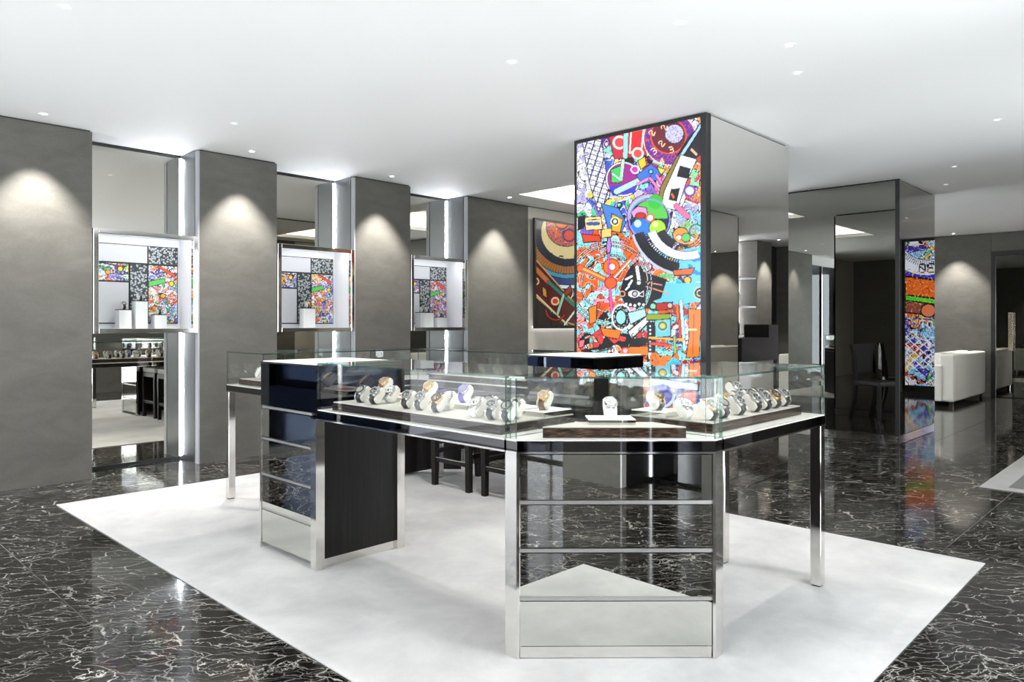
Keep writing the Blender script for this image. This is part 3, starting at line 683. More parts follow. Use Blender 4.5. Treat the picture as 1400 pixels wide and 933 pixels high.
# cogs and pink strap, right
A.circle(943, 261, 7, (0.85, 0.85, 1.0), (0.4, 0.25, 0.7), 1.3); A.circle(943, 261, 3.2, (0.98, 0.98, 1.0)); A.bar(925, 282, 940, 296, 3.6, (0.95, 0.45, 0.65)); A.circle(952, 316, 9, None, (0.2, 0.5, 0.3), 1.2)
A.circle(931, 322, 11, (0.97, 0.60, 0.25), K, 0.7); A.circle(938, 325, 6, (0.35, 0.8, 0.4), K, 0.6); A.circle(928, 325, 4, (0.98, 0.98, 0.95), (0.9, 0.3, 0.15), 0.8)
for r in (19, 22, 25): A.ring(938, 316, r, r + 1.1, (0.25, 0.2, 0.25), None, (190, 350))
A.ring(938, 316, 16, 18, (0.97, 0.65, 0.45), None, (190, 350))
# dark toothed arc and sky-blue field
A.poly([(918, 345), (940, 340), (963, 336), (963, 384), (940, 388), (928, 372)], (0.42, 0.80, 0.97), None)
mm = A.poly([(936, 345), (962, 345), (962, 375), (945, 378)], None, None); A.doodle(14, 55, (0.15, 0.55, 0.85), 0.22, mm, 2)
A.ring(938, 300, 60, 74, (0.05, 0.05, 0.09), None, (196, 262)); A.ring(938, 300, 74, 77, (0.75, 0.8, 1.0), None, (196, 270)); A.ticks(938, 300, 56, 61, 110, 0.5, (0.05, 0.05, 0.08), (200, 262)); A.ring(938, 300, 44, 56, (0.90, 0.93, 1.0), K, (200, 290)); A.ring(938, 300, 32, 44, (0.05, 0.06, 0.10), None, (205, 245))
A.poly([(920, 370), (950, 366), (945, 376), (922, 377)], (0.95, 0.40, 0.2)); A.circle(940, 383, 5, (0.98, 0.75, 0.3), K, 0.8)
A.poly([(905, 388), (962, 386), (962, 412), (930, 416), (898, 418), (900, 402)], (0.40, 0.80, 0.95), None); A.circle(957, 401, 8, (0.05, 0.08, 0.1), (0.8, 0.8, 0.7), 0.8); A.circle(957, 401, 4, None, (0.8, 0.8, 0.7), 0.7)
A.poly([(880, 372), (912, 382), (904, 408), (882, 416)], (0.04, 0.04, 0.07), None); A.bar(884, 392, 915, 402, 0.9, (0.9, 0.55, 0.4), None); A.bar(884, 386, 905, 390, 0.8, (0.9, 0.6, 0.5), None)
# orange dial with hands
mo = np.hypot(AX - 834, AY - 388) < 58
for r in (56, 51, 38): A.ring(834, 388, r, r + 1.6, (0.97, 0.98, 0.95), K, None)
A.ring(834, 388, 52.6, 56, (0.55, 0.95, 0.93), K, (175, 350)); A.ticks(834, 388, 52.6, 56, 60, 0.15, K, (175, 350))
A.circle(836, 365, 11, (0.98, 0.45, 0.12), K, 0.7); A.circle(837, 365, 5, (0.85, 0.95, 1.0), (0.9, 0.3, 0.15), 1.0); A.ticks(836, 365, 11, 13.5, 20, 0.5, (0.98, 0.45, 0.12))
A.bar(835, 386, 793, 366, 3.6, (0.98, 0.38, 0.16)); A.bar(826, 381, 798, 368, 1.6, (0.98, 0.7, 0.35)); A.bar(836, 383, 868, 348, 2.6, (0.98, 0.42, 0.18)); A.bar(840, 380, 862, 356, 0.9, (0.75, 0.95, 0.95), None)
A.circle(835, 387, 8, (0.98, 0.38, 0.14), (0.7, 0.1, 0.2), 0.9); A.bar(831, 318, 833, 380, 0.9, (0.85, 0.35, 0.75), (0.4, 0.05, 0.3), 0.5); A.bar(834, 396, 837, 431, 1.6, (0.95, 0.35, 0.65), (0.5, 0.05, 0.3), 0.6)
A.poly([(829, 336), (833, 318), (836, 336), (834, 346), (830, 346)], (0.75, 0.5, 0.9)); A.poly([(805, 421), (816, 417), (815, 440), (806, 444)], (0.98, 0.5, 0.12)); A.poly([(820, 448), (850, 452), (846, 464), (826, 460)], (0.98, 0.48, 0.12)); A.poly([(795, 320), (820, 322), (822, 330), (798, 332)], (0.85, 0.25, 0.1))
A.poly([(799, 297), (822, 296), (824, 314), (801, 315)], (0.98, 0.85, 0.6)); A.bar(804, 301, 820, 300, 0.6, K, None); A.bar(804, 306, 818, 306, 1.8, (0.2, 0.35, 0.7)); A.poly([(790, 296), (801, 294), (799, 312), (790, 316)], (0.05, 0.05, 0.1), None)
A.poly([(822, 278), (846, 285), (856, 304), (850, 318), (832, 316)], (0.25, 0.50, 0.85)); A.poly([(836, 292), (852, 300), (848, 318), (836, 316)], (0.88, 0.68, 0.12)); A.circle(841, 303, 5.5, (0.2, 0.2, 0.2), (0.95, 0.9, 0.6), 0.9); A.circle(841, 303, 2.5, W_); A.poly([(822, 314), (836, 312), (836, 324), (822, 326)], (0.98, 0.80, 0.45))
# eye-shaped black and white movement
k = A.poly([(848, 402), (852, 384), (862, 366), (872, 356), (880, 372), (883, 395), (882, 418), (868, 420), (854, 414)], (0.04, 0.04, 0.06))
A.bar(871, 366, 874, 386, 2.3, W_); A.circle(873.5, 387, 3.2, W_, K, 0.6); A.bar(856, 382, 864, 378, 1.5, W_, None); A.bar(860, 390, 864, 384, 1.5, W_, None); A.bar(856, 396, 860, 392, 1.3, W_, None)
A.circle(867, 402, 9, (0.92, 0.94, 0.96), K, 0.8, ry=5.5); A.circle(868, 402, 3.4, (0.75, 0.78, 0.8), K, 0.8); A.poly([(872, 404), (880, 398), (880, 406)], K, W_, 0.5)
A.text('30', 868, 358, 6, (0.85, 0.5, 0.4), 0.1, 0.8); A.circle(851, 402, 3.5, None, (0.85, 0.6, 0.5), 0.8)
for i in range(5): A.circle(856 + i * 6, 416 + (i % 3), 2.6, W_, K, 0.7)
A.circle(893, 419, 5, (0.55, 0.85, 0.7), K, 1.4); A.circle(850, 434, 13, (0.10, 0.10, 0.12), W_, 0.9, ry=17); A.doodle(4, 91, W_, 0.10, np.hypot(AX - 850, (AY - 434) * 13 / 17) < 12, 3); A.circle(849, 434, 7, (0.6, 0.95, 0.9), K, 0.7, ry=10)
# numeral arc
A.poly([(858, 454), (884, 432), (888, 440), (864, 464)], (0.90, 0.92, 0.95), K, 1.0); A.text('6', 872, 450, 9, K, -0.6, 1.0); A.text('6', 862, 458, 9, K, -0.6, 1.0); A.poly([(858, 428), (882, 422), (884, 432), (862, 444)], (0.70, 0.88, 0.95)); A.poly([(859, 464), (880, 462), (884, 472), (862, 474)], (0.05, 0.05, 0.08))
# machine, lower right
A.poly([(897, 415), (920, 413), (919, 423), (897, 425)], (0.72, 0.14, 0.10)); A.circle(916, 418, 3.8, (0.9, 0.7, 0.65), K, 0.7)
A.poly([(884, 430), (916, 429), (916, 438), (884, 438)], (0.55, 0.65, 0.15)); A.poly([(895, 438), (917, 436), (917, 460), (896, 462)], (0.40, 0.80, 0.90)); A.circle(906, 446, 5, (0.9, 0.8, 0.4), (0.2, 0.5, 0.45), 1.2); A.ring(906, 446, 7, 8, (0.85, 0.75, 0.4), None)
A.poly([(885, 441), (895, 441), (896, 482), (886, 482)], (0.05, 0.06, 0.08))
for i in range(7): A.circle(889, 446 + i * 5.4, 1.3, W_)
A.poly([(941, 422), (960, 424), (958, 450), (956, 488), (938, 490), (942, 460)], (0.98, 0.48, 0.08)); A.bar(949, 430, 947, 484, 0.8, (0.8, 0.25, 0.08), None); A.bar(942, 451, 951, 451, 1.6, (0.98, 0.85, 0.6), None)
A.bar(931, 412, 936, 478, 2.0, (0.75, 0.9, 0.95)); A.bar(926, 418, 927, 440, 1.5, (0.95, 0.45, 0.1)); A.bar(929, 438, 930, 462, 1.5, (0.85, 0.25, 0.12)); A.bar(888, 462, 935, 465, 1.5, (0.98, 0.7, 0.3)); A.bar(890, 470, 912, 472, 2, (0.85, 0.3, 0.25)); A.bar(922, 460, 923, 482, 1.5, (0.55, 0.75, 0.4))
A.poly([(845, 482), (862, 474), (886, 474), (886, 486), (860, 488)], (0.98, 0.48, 0.12)); A.circle(855, 480, 4, (0.95, 0.75, 0.8), (0.9, 0.35, 0.2), 1.0); A.poly([(792, 466), (800, 464), (798, 474), (792, 476)], (0.95, 0.45, 0.55)); A.bar(796, 480, 830, 474, 1.5, K, None); A.bar(808, 484, 838, 476, 1.2, (0.3, 0.3, 0.35), None)
# lower part of the print, seen through the counters
A.poly([(888, 517), (955, 525), (955, 535), (888, 527)], (0.82, 0.88, 1.0)); A.ring(905, 540, 14, 19, (0.80, 0.88, 1.0), K, (180, 360)); A.ring(905, 540, 4, 14, (0.25, 0.25, 0.75), K); A.poly([(930, 538), (952, 534), (952, 552), (934, 556)], (0.80, 0.28, 0.22)); A.poly([(925, 548), (934, 552), (929, 558), (921, 555)], (0.92, 0.85, 0.2))
sheet('artwork', (LBX - 0.001, PY0, PZ0), (0, PY1 - PY0, 0), (0, 0, PZ1 - PZ0), NU, NV, lin(A.C), 'print_lightbox', lb)

# ---- framed light box on the left wall beyond the piers
X20, X21, Z20, Z21 = 7.13, 8.75, 1.19, 2.65
lb2 = empty('wall_light_box', ((X20 + X21) / 2, WY, Z20), 'black framed light box with brown and gold watch close up on the left wall', 'light box')
box('halo_strip', (X20 + 0.05, X21 - 0.05), (WY - 0.05, WY - 0.002), (Z20 + 0.01, Z20 + 0.03), 'halo_light', lb2)
box('case', (X20, X21), (WY - 0.075, WY - 0.055), (Z20, Z21), 'black_frame', lb2)
for X, Z in (((X20, X20 + 0.035), (Z20, Z21)), ((X21 - 0.035, X21), (Z20, Z21)), ((X20 + 0.035, X21 - 0.035), (Z20, Z20 + 0.03)), ((X20 + 0.035, X21 - 0.035), (Z21 - 0.03, Z21))):
    box('frame', X, (WY - 0.088, WY - 0.075), Z, 'black_frame', lb2)
box('wall_spacer', (X20 + 0.3, X21 - 0.3), (WY - 0.054, WY - 0.001), (Z20 + 0.3, Z21 - 0.3), 'black_frame', lb2)
nu, nv = 220, 200
gu, gv = np.meshgrid(np.linspace(0, 1, nu + 1), np.linspace(0, 1, nv + 1))
BX, BY = proj(X20 + 0.03 + gu * (X21 - X20 - 0.06), WY - 0.08, Z20 + 0.03 + gv * (Z21 - Z20 - 0.06))
B = Art(BX, BY)
B.collage(9, pick([(0.25, 0.10, 0.06), (0.38, 0.16, 0.08), (0.18, 0.10, 0.07), (0.30, 0.22, 0.12)]), 8, warp=0.8)
B.poly([(715, 380), (790, 470), (715, 470)], (0.14, 0.10, 0.08), None)
m = B.poly([(722, 290), (750, 290), (736, 345), (726, 372), (720, 372)], (0.20, 0.42, 0.30), None); B.doodle(8, 3, (0.65, 0.75, 0.35), 0.12, m, 3); B.doodle(6, 9, (0.15, 0.2, 0.5), 0.12, m, 3)
B.circle(736, 300, 5, (0.12, 0.15, 0.45), (0.8, 0.75, 0.6), 1.0); B.circle(737, 300, 2, (0.9, 0.5, 0.3))
B.circle(776, 318, 62, (0.10, 0.07, 0.05)); B.ring(776, 318, 46, 58, (0.62, 0.40, 0.16), K, (150, 300)); B.ticks(776, 318, 47, 57, 90, 0.25, (0.42, 0.24, 0.10), (150, 300)); B.ring(776, 318, 36, 46, (0.08, 0.10, 0.18), K); B.ring(776, 318, 57, 63, (0.25, 0.55, 0.65), K, (220, 330)); B.ring(776, 318, 63, 72, (0.12, 0.20, 0.42), K, (225, 330)); B.ring(776, 318, 72, 77, (0.80, 0.88, 0.88), K, (235, 330))
B.circle(776, 318, 36, (0.85, 0.78, 0.55)); B.circle(774, 310, 27, (0.80, 0.25, 0.10), K, 0.8); mm = np.hypot(BX - 774, BY - 310) < 27
B.doodle(6, 5, (0.35, 0.15, 0.5), 0.16, mm, 3); B.doodle(5, 15, (0.25, 0.55, 0.45), 0.08, mm, 4); B.doodle(5, 25, (0.95, 0.5, 0.12), 0.12, mm, 3); B.circle(768, 304, 9, (0.9, 0.42, 0.1), K, 0.8); B.circle(778, 322, 8, (0.85, 0.3, 0.15), (0.3, 0.1, 0.4), 1.2)
B.text('6', 763, 349, 13, K, 0.15, 1.0); B.text('5', 784, 350, 10, (0.5, 0.15, 0.1), -0.3, 1.0); B.text('3', 752, 345, 8, K, 0.5, 1.0)
B.poly([(726, 360), (734, 357), (790, 420), (790, 446), (772, 440), (726, 400)], (0.30, 0.06, 0.05), (0.75, 0.62, 0.35), 0.8); B.bar(727, 362, 750, 386, 3.2, (0.70, 0.40, 0.20)); B.bar(750, 386, 792, 424, 2.2, (0.15, 0.45, 0.40)); B.bar(728, 398, 775, 444, 0.8, (0.85, 0.78, 0.6), None)
B.circle(732, 385, 4.5, (0.4, 0.1, 0.08), (0.8, 0.7, 0.5), 0.9); B.circle(759, 412, 4.8, (0.75, 0.2, 0.15), (0.85, 0.75, 0.55), 1.0); B.poly([(741, 391), (747, 396), (748, 408), (742, 404)], (0.75, 0.55, 0.12)); B.bar(762, 430, 771, 402, 1.6, (0.55, 0.75, 0.65)); B.poly([(770, 400), (780, 390), (782, 398), (774, 406)], (0.55, 0.18, 0.1))
B.ring(760, 424, 12, 15, (0.65, 0.15, 0.10), K, (180, 330)); B.poly([(726, 402), (731, 406), (729, 420), (725, 424)], (0.55, 0.12, 0.15)); B.bar(772, 444, 790, 420, 1.2, (0.8, 0.85, 0.8))
sheet('artwork', (X20 + 0.03, WY - 0.081, Z20 + 0.03), (X21 - X20 - 0.06, 0, 0), (0, 0, Z21 - Z20 - 0.06), nu, nv, lin(B.C), 'print_lightbox_soft', lb2)

# ---- light box on the end wall, seen mirrored in the dark column
Y30, Y31 = 1.76, 0.78
lb3 = empty('wall_light_box', (FX, (Y30 + Y31) / 2, 0.1), 'narrow full height light box of bright watch parts on the end wall', 'light box')
box('case', (FX - 0.03, FX + 0.02), (Y31 - 0.03, Y30 + 0.03), (0.1, CEIL - 0.03), 'black_frame', lb3)
nu, nv = 110, 250
gu, gv = np.meshgrid(np.linspace(0, 1, nu + 1), np.linspace(0, 1, nv + 1))
Cc = Art(gu * 98, (1 - gv) * 260)
Cc.collage(15, pick([(0.95, 0.45, 0.15), (0.85, 0.2, 0.2), (0.95, 0.95, 1.0), (0.35, 0.75, 0.35), (0.55, 0.8, 1.0), (0.3, 0.2, 0.75), (0.95, 0.75, 0.35)]), 17, warp=1.0)
Cc.doodle(10, 3, W_, 0.06, np.ones(gu.shape, bool), 4); Cc.doodle(9, 6, K, 0.05, np.ones(gu.shape, bool), 4)
Cc.ring(60, -10, 45, 72, (0.92, 0.94, 1.0), (0.2, 0.2, 0.7)); Cc.ring(60, -10, 72, 80, (0.25, 0.2, 0.85), K); Cc.ticks(60, -10, 46, 56, 90, 0.3, K); Cc.text('30', 50, 40, 18, K, 0, 0.9)
Cc.poly([(0, 80), (98, 62), (98, 96), (0, 112)], (0.93, 0.42, 0.14), K, 1.5); Cc.poly([(0, 112), (98, 96), (98, 106), (0, 122)], (0.35, 0.85, 0.2), K, 1.2); Cc.poly([(0, 122), (98, 106), (98, 128), (0, 140)], (0.60, 0.30, 0.25), K, 1.2); Cc.text('HUBLOT', 8, 146, 13, W_, -0.06, 1.0)
for i in range(6):
    for j in range(4): Cc.bar(8 + i * 15, 172 + j * 14, 22 + i * 15, 186 + j * 14, 0.9, W_, None); Cc.bar(22 + i * 15, 172 + j * 14, 8 + i * 15, 186 + j * 14, 0.9, W_, None)
Cc.doodle(16, 33, K, 0.03, np.ones(gu.shape, bool), 4); Cc.doodle(13, 36, (0.98, 0.85, 0.5), 0.035, (gv > 0.45) & (gv < 0.8), 4); Cc.circle(60, 125, 12, (0.9, 0.5, 0.35), K, 1.2); Cc.circle(30, 95, 9, (0.95, 0.75, 0.3), K, 1.2)
sheet('artwork', (FX - 0.031, Y30, 0.13), (0, Y31 - Y30, 0), (0, 0, CEIL - 0.19), nu, nv, lin(Cc.C), 'print_lightbox', lb3)

# ================================================================== CARPETS
carpet = tag(box('carpet', (1.45, 4.442), (0.858, 5.746), (0.001, 0.006), 'carpet_pale'), 'large pale grey carpet under the watch counters', 'carpet')
mat_in = tag(box('entrance_carpet', (-3.5, -1.3), (-0.4, 6.2), (0.001, 0.006), 'carpet_pale'), 'pale grey carpet by the glazed shopfront', 'carpet')
rug = empty('striped_rug', (7.9, 0.6, 0.0), 'grey rug with dark stripes on the marble near the sofa', 'rug')
box('rug_field', (6.49, 9.3), (0.46, 1.298), (0.001, 0.006), 'rug_light', rug)
for y in (1.10, 0.80): box('rug_stripe', (6.62, 9.2), (y - 0.11, y + 0.03), (0.0061, 0.0068), 'rug_dark', rug)

# ================================================================== WATCH COUNTERS
ZD, ZG, ZT = 0.82, 1.046, 1.054
G0 = 0.006
def leg(p, x, y, s=0.05, z1=0.768):
    l = box('leg', (x, x + s), (y, y + s), (G0 + 0.006, z1), 'chrome', p, 0.002)
    box('foot', (x + 0.006, x + s - 0.006), (y + 0.006, y + s - 0.006), (G0, G0 + 0.006), 'black_frame', l)
def slabs(p, poly):
    def inset(k):
        cx = sum(q[0] for q in poly) / len(poly); cy_ = sum(q[1] for q in poly) / len(poly)
        return [(cx + (x - cx) * (1 - k), cy_ + (y - cy_) * (1 - k)) for x, y in poly]
    prism('lower_trim', poly, (0.768, 0.775), 'chrome', p)
    prism('apron', inset(0.006), (0.775, 0.813), 'black_glass', p)
    prism('upper_trim', poly, (0.813, 0.816), 'chrome', p)
    prism('deck', inset(0.012), (0.816, ZD), 'deck_white', p)
def rect(X, Y): return [(X[0], Y[0]), (X[1], Y[0]), (X[1], Y[1]), (X[0], Y[1])]
def vpane(p, a, b, z0=ZD, z1=ZG): pane('glass_pane', ((a[0], a[1], z0), (b[0], b[1], z0), (b[0], b[1], z1), (a[0], a[1], z1)), p)
def tpane(p, poly): pane('glass_top', [(x, y, (ZG + ZT) / 2) for x, y in poly], p)

A_, B_ = (1.962, 1.864), (2.479, 1.334)
# -- left wing
LX, LY = (1.962, 2.52), (1.925, 3.25)
lw = empty('watch_counter', (2.24, 2.59, G0), 'glass topped watch counter between the tall black cabinet and the mirrored corner unit', 'display counter')
slabs(lw, rect(LX, LY))
vpane(lw, (LX[0] + 0.01, LY[1]), (LX[0] + 0.01, LY[0] + 0.004)); vpane(lw, (LX[1] - 0.01, LY[0] + 0.004), (LX[1] - 0.01, LY[1])); vpane(lw, (LX[0] + 0.016, LY[0] + 0.008), (LX[1] - 0.016, LY[0] + 0.008))
tpane(lw, rect((LX[0] + 0.006, LX[1] - 0.006), (LY[0] + 0.004, LY[1])))
# -- right wing
RX, RYY = (2.54, 3.54), (1.334, 1.878)
rw = empty('watch_counter', (3.04, 1.60, G0), 'glass topped watch counter on chrome legs running from the corner unit towards the column', 'display counter')
slabs(rw, rect(RX, RYY)); leg(rw, 3.488, 1.337); leg(rw, 3.488, 1.826)
vpane(rw, (RX[0] + 0.004, RYY[0] + 0.01), (RX[1] - 0.006, RYY[0] + 0.01)); vpane(rw, (RX[1] - 0.01, RYY[0] + 0.016), (RX[1] - 0.01, RYY[1] - 0.016)); vpane(rw, (RX[1] - 0.006, RYY[1] - 0.01), (RX[0] + 0.004, RYY[1] - 0.01)); vpane(rw, (RX[0] + 0.008, RYY[1] - 0.016), (RX[0] + 0.008, RYY[0] + 0.016))
tpane(rw, rect((RX[0] + 0.004, RX[1] - 0.006), (RYY[0] + 0.006, RYY[1] - 0.006)))
# -- mirrored front corner unit
tl = math.hypot(B_[0] - A_[0], B_[1] - A_[1]); T = ((B_[0] - A_[0]) / tl, (B_[1] - A_[1]) / tl); Nn = (-T[1], T[0])
def ch(s, n): return (A_[0] + T[0] * s + Nn[0] * n, A_[1] + T[1] * s + Nn[1] * n)
cu = empty('corner_counter', (2.25, 1.66, G0), 'chamfered corner unit with four mirrored drawers below its glass case', 'display counter')
slabs(cu, [A_, B_, (2.535, 1.334), (2.535, 1.92), (1.962, 1.92)])
prism('body', [ch(0.02, 0.03), ch(tl - 0.02, 0.03), (2.52, 1.40), (2.52, 1.90), (2.03, 1.90)], (0.03, 0.768), 'wood_black', cu)
prism('corner_post', [A_, ch(0.011, 0), ch(0.011, 0.05), (1.99, 1.922), (1.962, 1.922)], (G0, 0.768), 'chrome', cu)
prism('corner_post', [ch(tl - 0.011, 0), B_, (2.535, 1.334), (2.535, 1.36), ch(tl - 0.011, 0.05)], (G0, 0.768), 'chrome', cu)
for z0, z1 in ((0.597, 0.764), (0.420, 0.577), (0.237, 0.398), (0.054, 0.219)):
    d = prism('drawer_front', [ch(0.014, 0.004), ch(tl - 0.014, 0.004), ch(tl - 0.014, 0.024), ch(0.014, 0.024)], (z0, z1), 'mirror_drawer', cu)
for z in (0.579, 0.400, 0.2205):
    prism('drawer_strip', [ch(0.012, 0.008), ch(tl - 0.012, 0.008), ch(tl - 0.012, 0.026), ch(0.012, 0.026)], (z, z + 0.014), 'brushed_steel', cu)
prism('kick_plate', [ch(0.014, 0.008), ch(tl - 0.014, 0.008), ch(tl - 0.014, 0.026), ch(0.014, 0.026)], (G0 + 0.003, 0.050), 'chrome', cu)
vpane(cu, ch(0.035, 0.010), ch(tl - 0.035, 0.010))
vpane(cu, (1.972, 1.905), (1.972, 1.875)); vpane(cu, (2.49, 1.344), (2.528, 1.344))
tpane(cu, [ch(0.03, 0.006), ch(tl - 0.012, 0.006), (2.532, 1.344), (2.532, 1.915), (1.975, 1.915)])
# -- tall cabinets
def tall_cabinet(X, Y, face, label):
    t = empty('tall_cabinet', ((X[0] + X[1]) / 2, (Y[0] + Y[1]) / 2, G0), label, 'cabinet')
    box('body', (X[0] + 0.03, X[1] - 0.03), (Y[0] + 0.022, Y[1] - 0.022), (0.05, 1.034), 'wood_black', t)
    box('upper_casing', (X[0] + 0.028, X[1]), (Y[0] + 0.002, Y[1]), (0.772, 1.034), 'black_glass', t)
    box('cabinet_top', (X[0], X[1]), (Y[0], Y[1]), (1.034, 1.042), 'black_frame', t)
    box('top_panel', (X[0] + 0.012, X[1] - 0.012), (Y[0] + 0.012, Y[1] - 0.012), (1.042, 1.046), 'white_laminate', t)
    for x in (X[0], X[1] - 0.05):
        for y in (Y[0], Y[1] - 0.05 if x != X[0] else Y[1] - 0.012):
            box('corner_post', (x, x + 0.05), (y, min(y + 0.05, Y[1])), (G0, 0.768), 'chrome', t)
    box('kick_plate', (X[0] + 0.05, X[1] - 0.05), (Y[0] + 0.02, Y[0] + 0.026), (G0 + 0.002, 0.05), 'chrome', t)
    ya, yb = Y[0] + 0.052, Y[1] - 0.014
    box('drawer_front', (X[0] + 0.004, X[0] + 0.024), (Y[0] + 0.002, Y[1] - 0.002), (0.80, 1.032), 'navy_glass', t)
    for z0, z1 in ((0.629, 0.782), (0.425, 0.607), (0.235, 0.407), (0.042, 0.2195)):
        box('drawer_front', (X[0] + 0.004, X[0] + 0.024), (ya, yb), (z0, z1), 'mirror_drawer', t)
    for z in (0.784, 0.609, 0.409, 0.221):
        box('drawer_strip', (X[0] + 0.008, X[0] + 0.026), (ya - 0.001, yb + 0.001), (z, z + 0.013), 'brushed_steel', t)
    return t
tall_cabinet((1.962, 2.52), (3.253, on_x(355.5, 1.962)), -1, 'tall black cabinet with mirrored drawers at the end of the glass counter')
tc2 = tall_cabinet((3.60, 4.15), (2.765, 3.32), 1, 'tall black cabinet with white top between the counters and the light box')
# -- far wing, far corner and far right wing
fx, fy = (2.338, 3.57), (4.53, 5.08)
fw = empty('watch_counter', (2.95, 4.8, G0), 'glass topped watch counter along the mirrored wall side of the island', 'display counter')
slabs(fw, rect(fx, fy)); leg(fw, 2.338, 5.03); leg(fw, 2.338, 4.53)
vpane(fw, (fx[0] + 0.01, fy[1] - 0.014), (fx[0] + 0.01, fy[0] + 0.014)); vpane(fw, (fx[0] + 0.006, fy[0] + 0.01), (fx[1], fy[0] + 0.01)); vpane(fw, (fx[1], fy[1] - 0.01), (fx[0] + 0.006, fy[1] - 0.01)); tpane(fw, rect((fx[0] + 0.006, fx[1]), (fy[0] + 0.006, fy[1] - 0.006)))
fc = empty('corner_counter', (3.9, 4.7, G0), 'chamfered corner unit at the back of the island near the grey piers', 'display counter')
slabs(fc, [(3.575, 4.50), (4.15, 4.50), (4.15, 4.55), (3.62, 5.08), (3.575, 5.08)])
prism('body', [(3.61, 4.751), (3.95, 4.751), (4.125, 4.56), (4.125, 4.61), (3.66, 5.06), (3.61, 5.06)], (0.03, 0.768), 'wood_black', fc); leg(fc, 3.845, 4.515)
vpane(fc, (4.14, 4.545), (3.625, 5.07)); tpane(fc, [(3.58, 4.505), (4.145, 4.505), (4.145, 4.548), (3.62, 5.075), (3.58, 5.075)])
fr = empty('watch_counter', (3.875, 3.9, G0), 'glass topped watch counter above the two black stools', 'display counter')
slabs(fr, rect((3.60, 4.15), (3.325, 4.495))); vpane(fr, (3.61, 4.49), (3.61, 3.33)); vpane(fr, (4.14, 3.33), (4.14, 4.49)); tpane(fr, rect((3.606, 4.144), (3.33, 4.49)))

# -- trays and risers inside the cases
def tray_(X, Y, mat, label, z1=0.862):
    t = empty('display_tray', ((X[0] + X[1]) / 2, (Y[0] + Y[1]) / 2, ZD), label, 'tray')
    box('tray_body', X, Y, (ZD, z1 - 0.004), mat, t); box('tray_lining', (X[0] + 0.004, X[1] - 0.004), (Y[0] + 0.004, Y[1] - 0.004), (z1 - 0.004, z1), 'tray_lining', t)
    return z1
def riser(X, Y, z0, h, label):
    t = empty('display_riser', ((X[0] + X[1]) / 2, (Y[0] + Y[1]) / 2, z0), label, 'riser')
    box('riser_body', X, Y, (z0, z0 + h - 0.003), 'mirror_drawer', t); box('riser_top', X, Y, (z0 + h - 0.003, z0 + h), 'white_laminate', t)
    return z0 + h
TLX = (2.004, 2.46)
tray_(TLX, (1.99, 3.17), 'wood_macassar_y', 'dark wood watch tray in the case beside the tall cabinet')
tray_((2.60, 3.455), (1.415, 1.81), 'wood_macassar_x', 'brown striped wood watch tray in the case on chrome legs')
r1 = riser((2.24, 2.44), (2.72, 3.12), 0.862, 0.022, 'mirrored riser with papers nearest the tall cabinet')
r2 = riser((2.24, 2.44), (2.42, 2.66), 0.862, 0.022, 'mirrored riser carrying a rose gold watch')
r3 = riser((2.22, 2.44), (2.15, 2.38), 0.862, 0.022, 'mirrored riser carrying the purple watch')
r4 = riser((3.18, 3.44), (1.63, 1.80), 0.862, 0.022, 'mirrored riser at the free end of the brown tray')
r5 = riser((2.27, 2.45), (2.0, 2.12), 0.862, 0.022, 'mirrored riser at the corner end of the long tray')
r6 = riser((2.61, 2.75), (1.63, 1.80), 0.862, 0.022, 'mirrored riser at the corner end of the brown tray')
ft = empty('corner_tray', (2.27, 1.64, ZD), 'dark wood trapezoid tray in the corner case', 'tray')
fpoly = [on_z(742, 599, ZD), on_z(938, 599, ZD), (2.47, 1.60), (2.26, 1.82)]
prism('tray_body', fpoly, (ZD, 0.858), 'wood_macassar_x', ft); prism('tray_lining', fpoly, (0.858, 0.862), 'tray_lining', ft)
ra, rb = on_z(805, 581, 0.862), on_z(869, 581, 0.862)
def addn(p, k): return (p[0] + Nn[0] * k, p[1] + Nn[1] * k)
cr = empty('display_riser', (2.3, 1.7, 0.862), 'small mirrored riser under the single watch of the corner case', 'riser')
rp = [ra, rb, addn(rb, 0.13), addn(ra, 0.13)]
prism('riser_body', rp, (0.862, 0.879), 'mirror_drawer', cr); prism('riser_top', rp, (0.879, 0.882), 'white_laminate', cr)
rcx, rcy = sum(p[0] for p in rp) / 4, sum(p[1] for p in rp) / 4
# inner ends of both wing trays seen through the corner case
tray_((2.40, 3.5), (4.60, 5.0), 'wood_macassar_x', 'dark wood watch tray in the case along the wall side')
tray_((3.66, 4.08), (3.40, 4.42), 'wood_macassar_y', 'dark wood watch tray in the case above the stools')

# papers and a red card on the first riser
box_p = box('price_card', (2.28, 2.34), (2.95, 3.03), (r1, r1 + 0.003), 'strap_brown'); box_p.data.materials[0] = simple('card_red', (0.6, 0.05, 0.04), 0.5); tag(box_p, 'small red card lying on the mirrored riser', 'card')

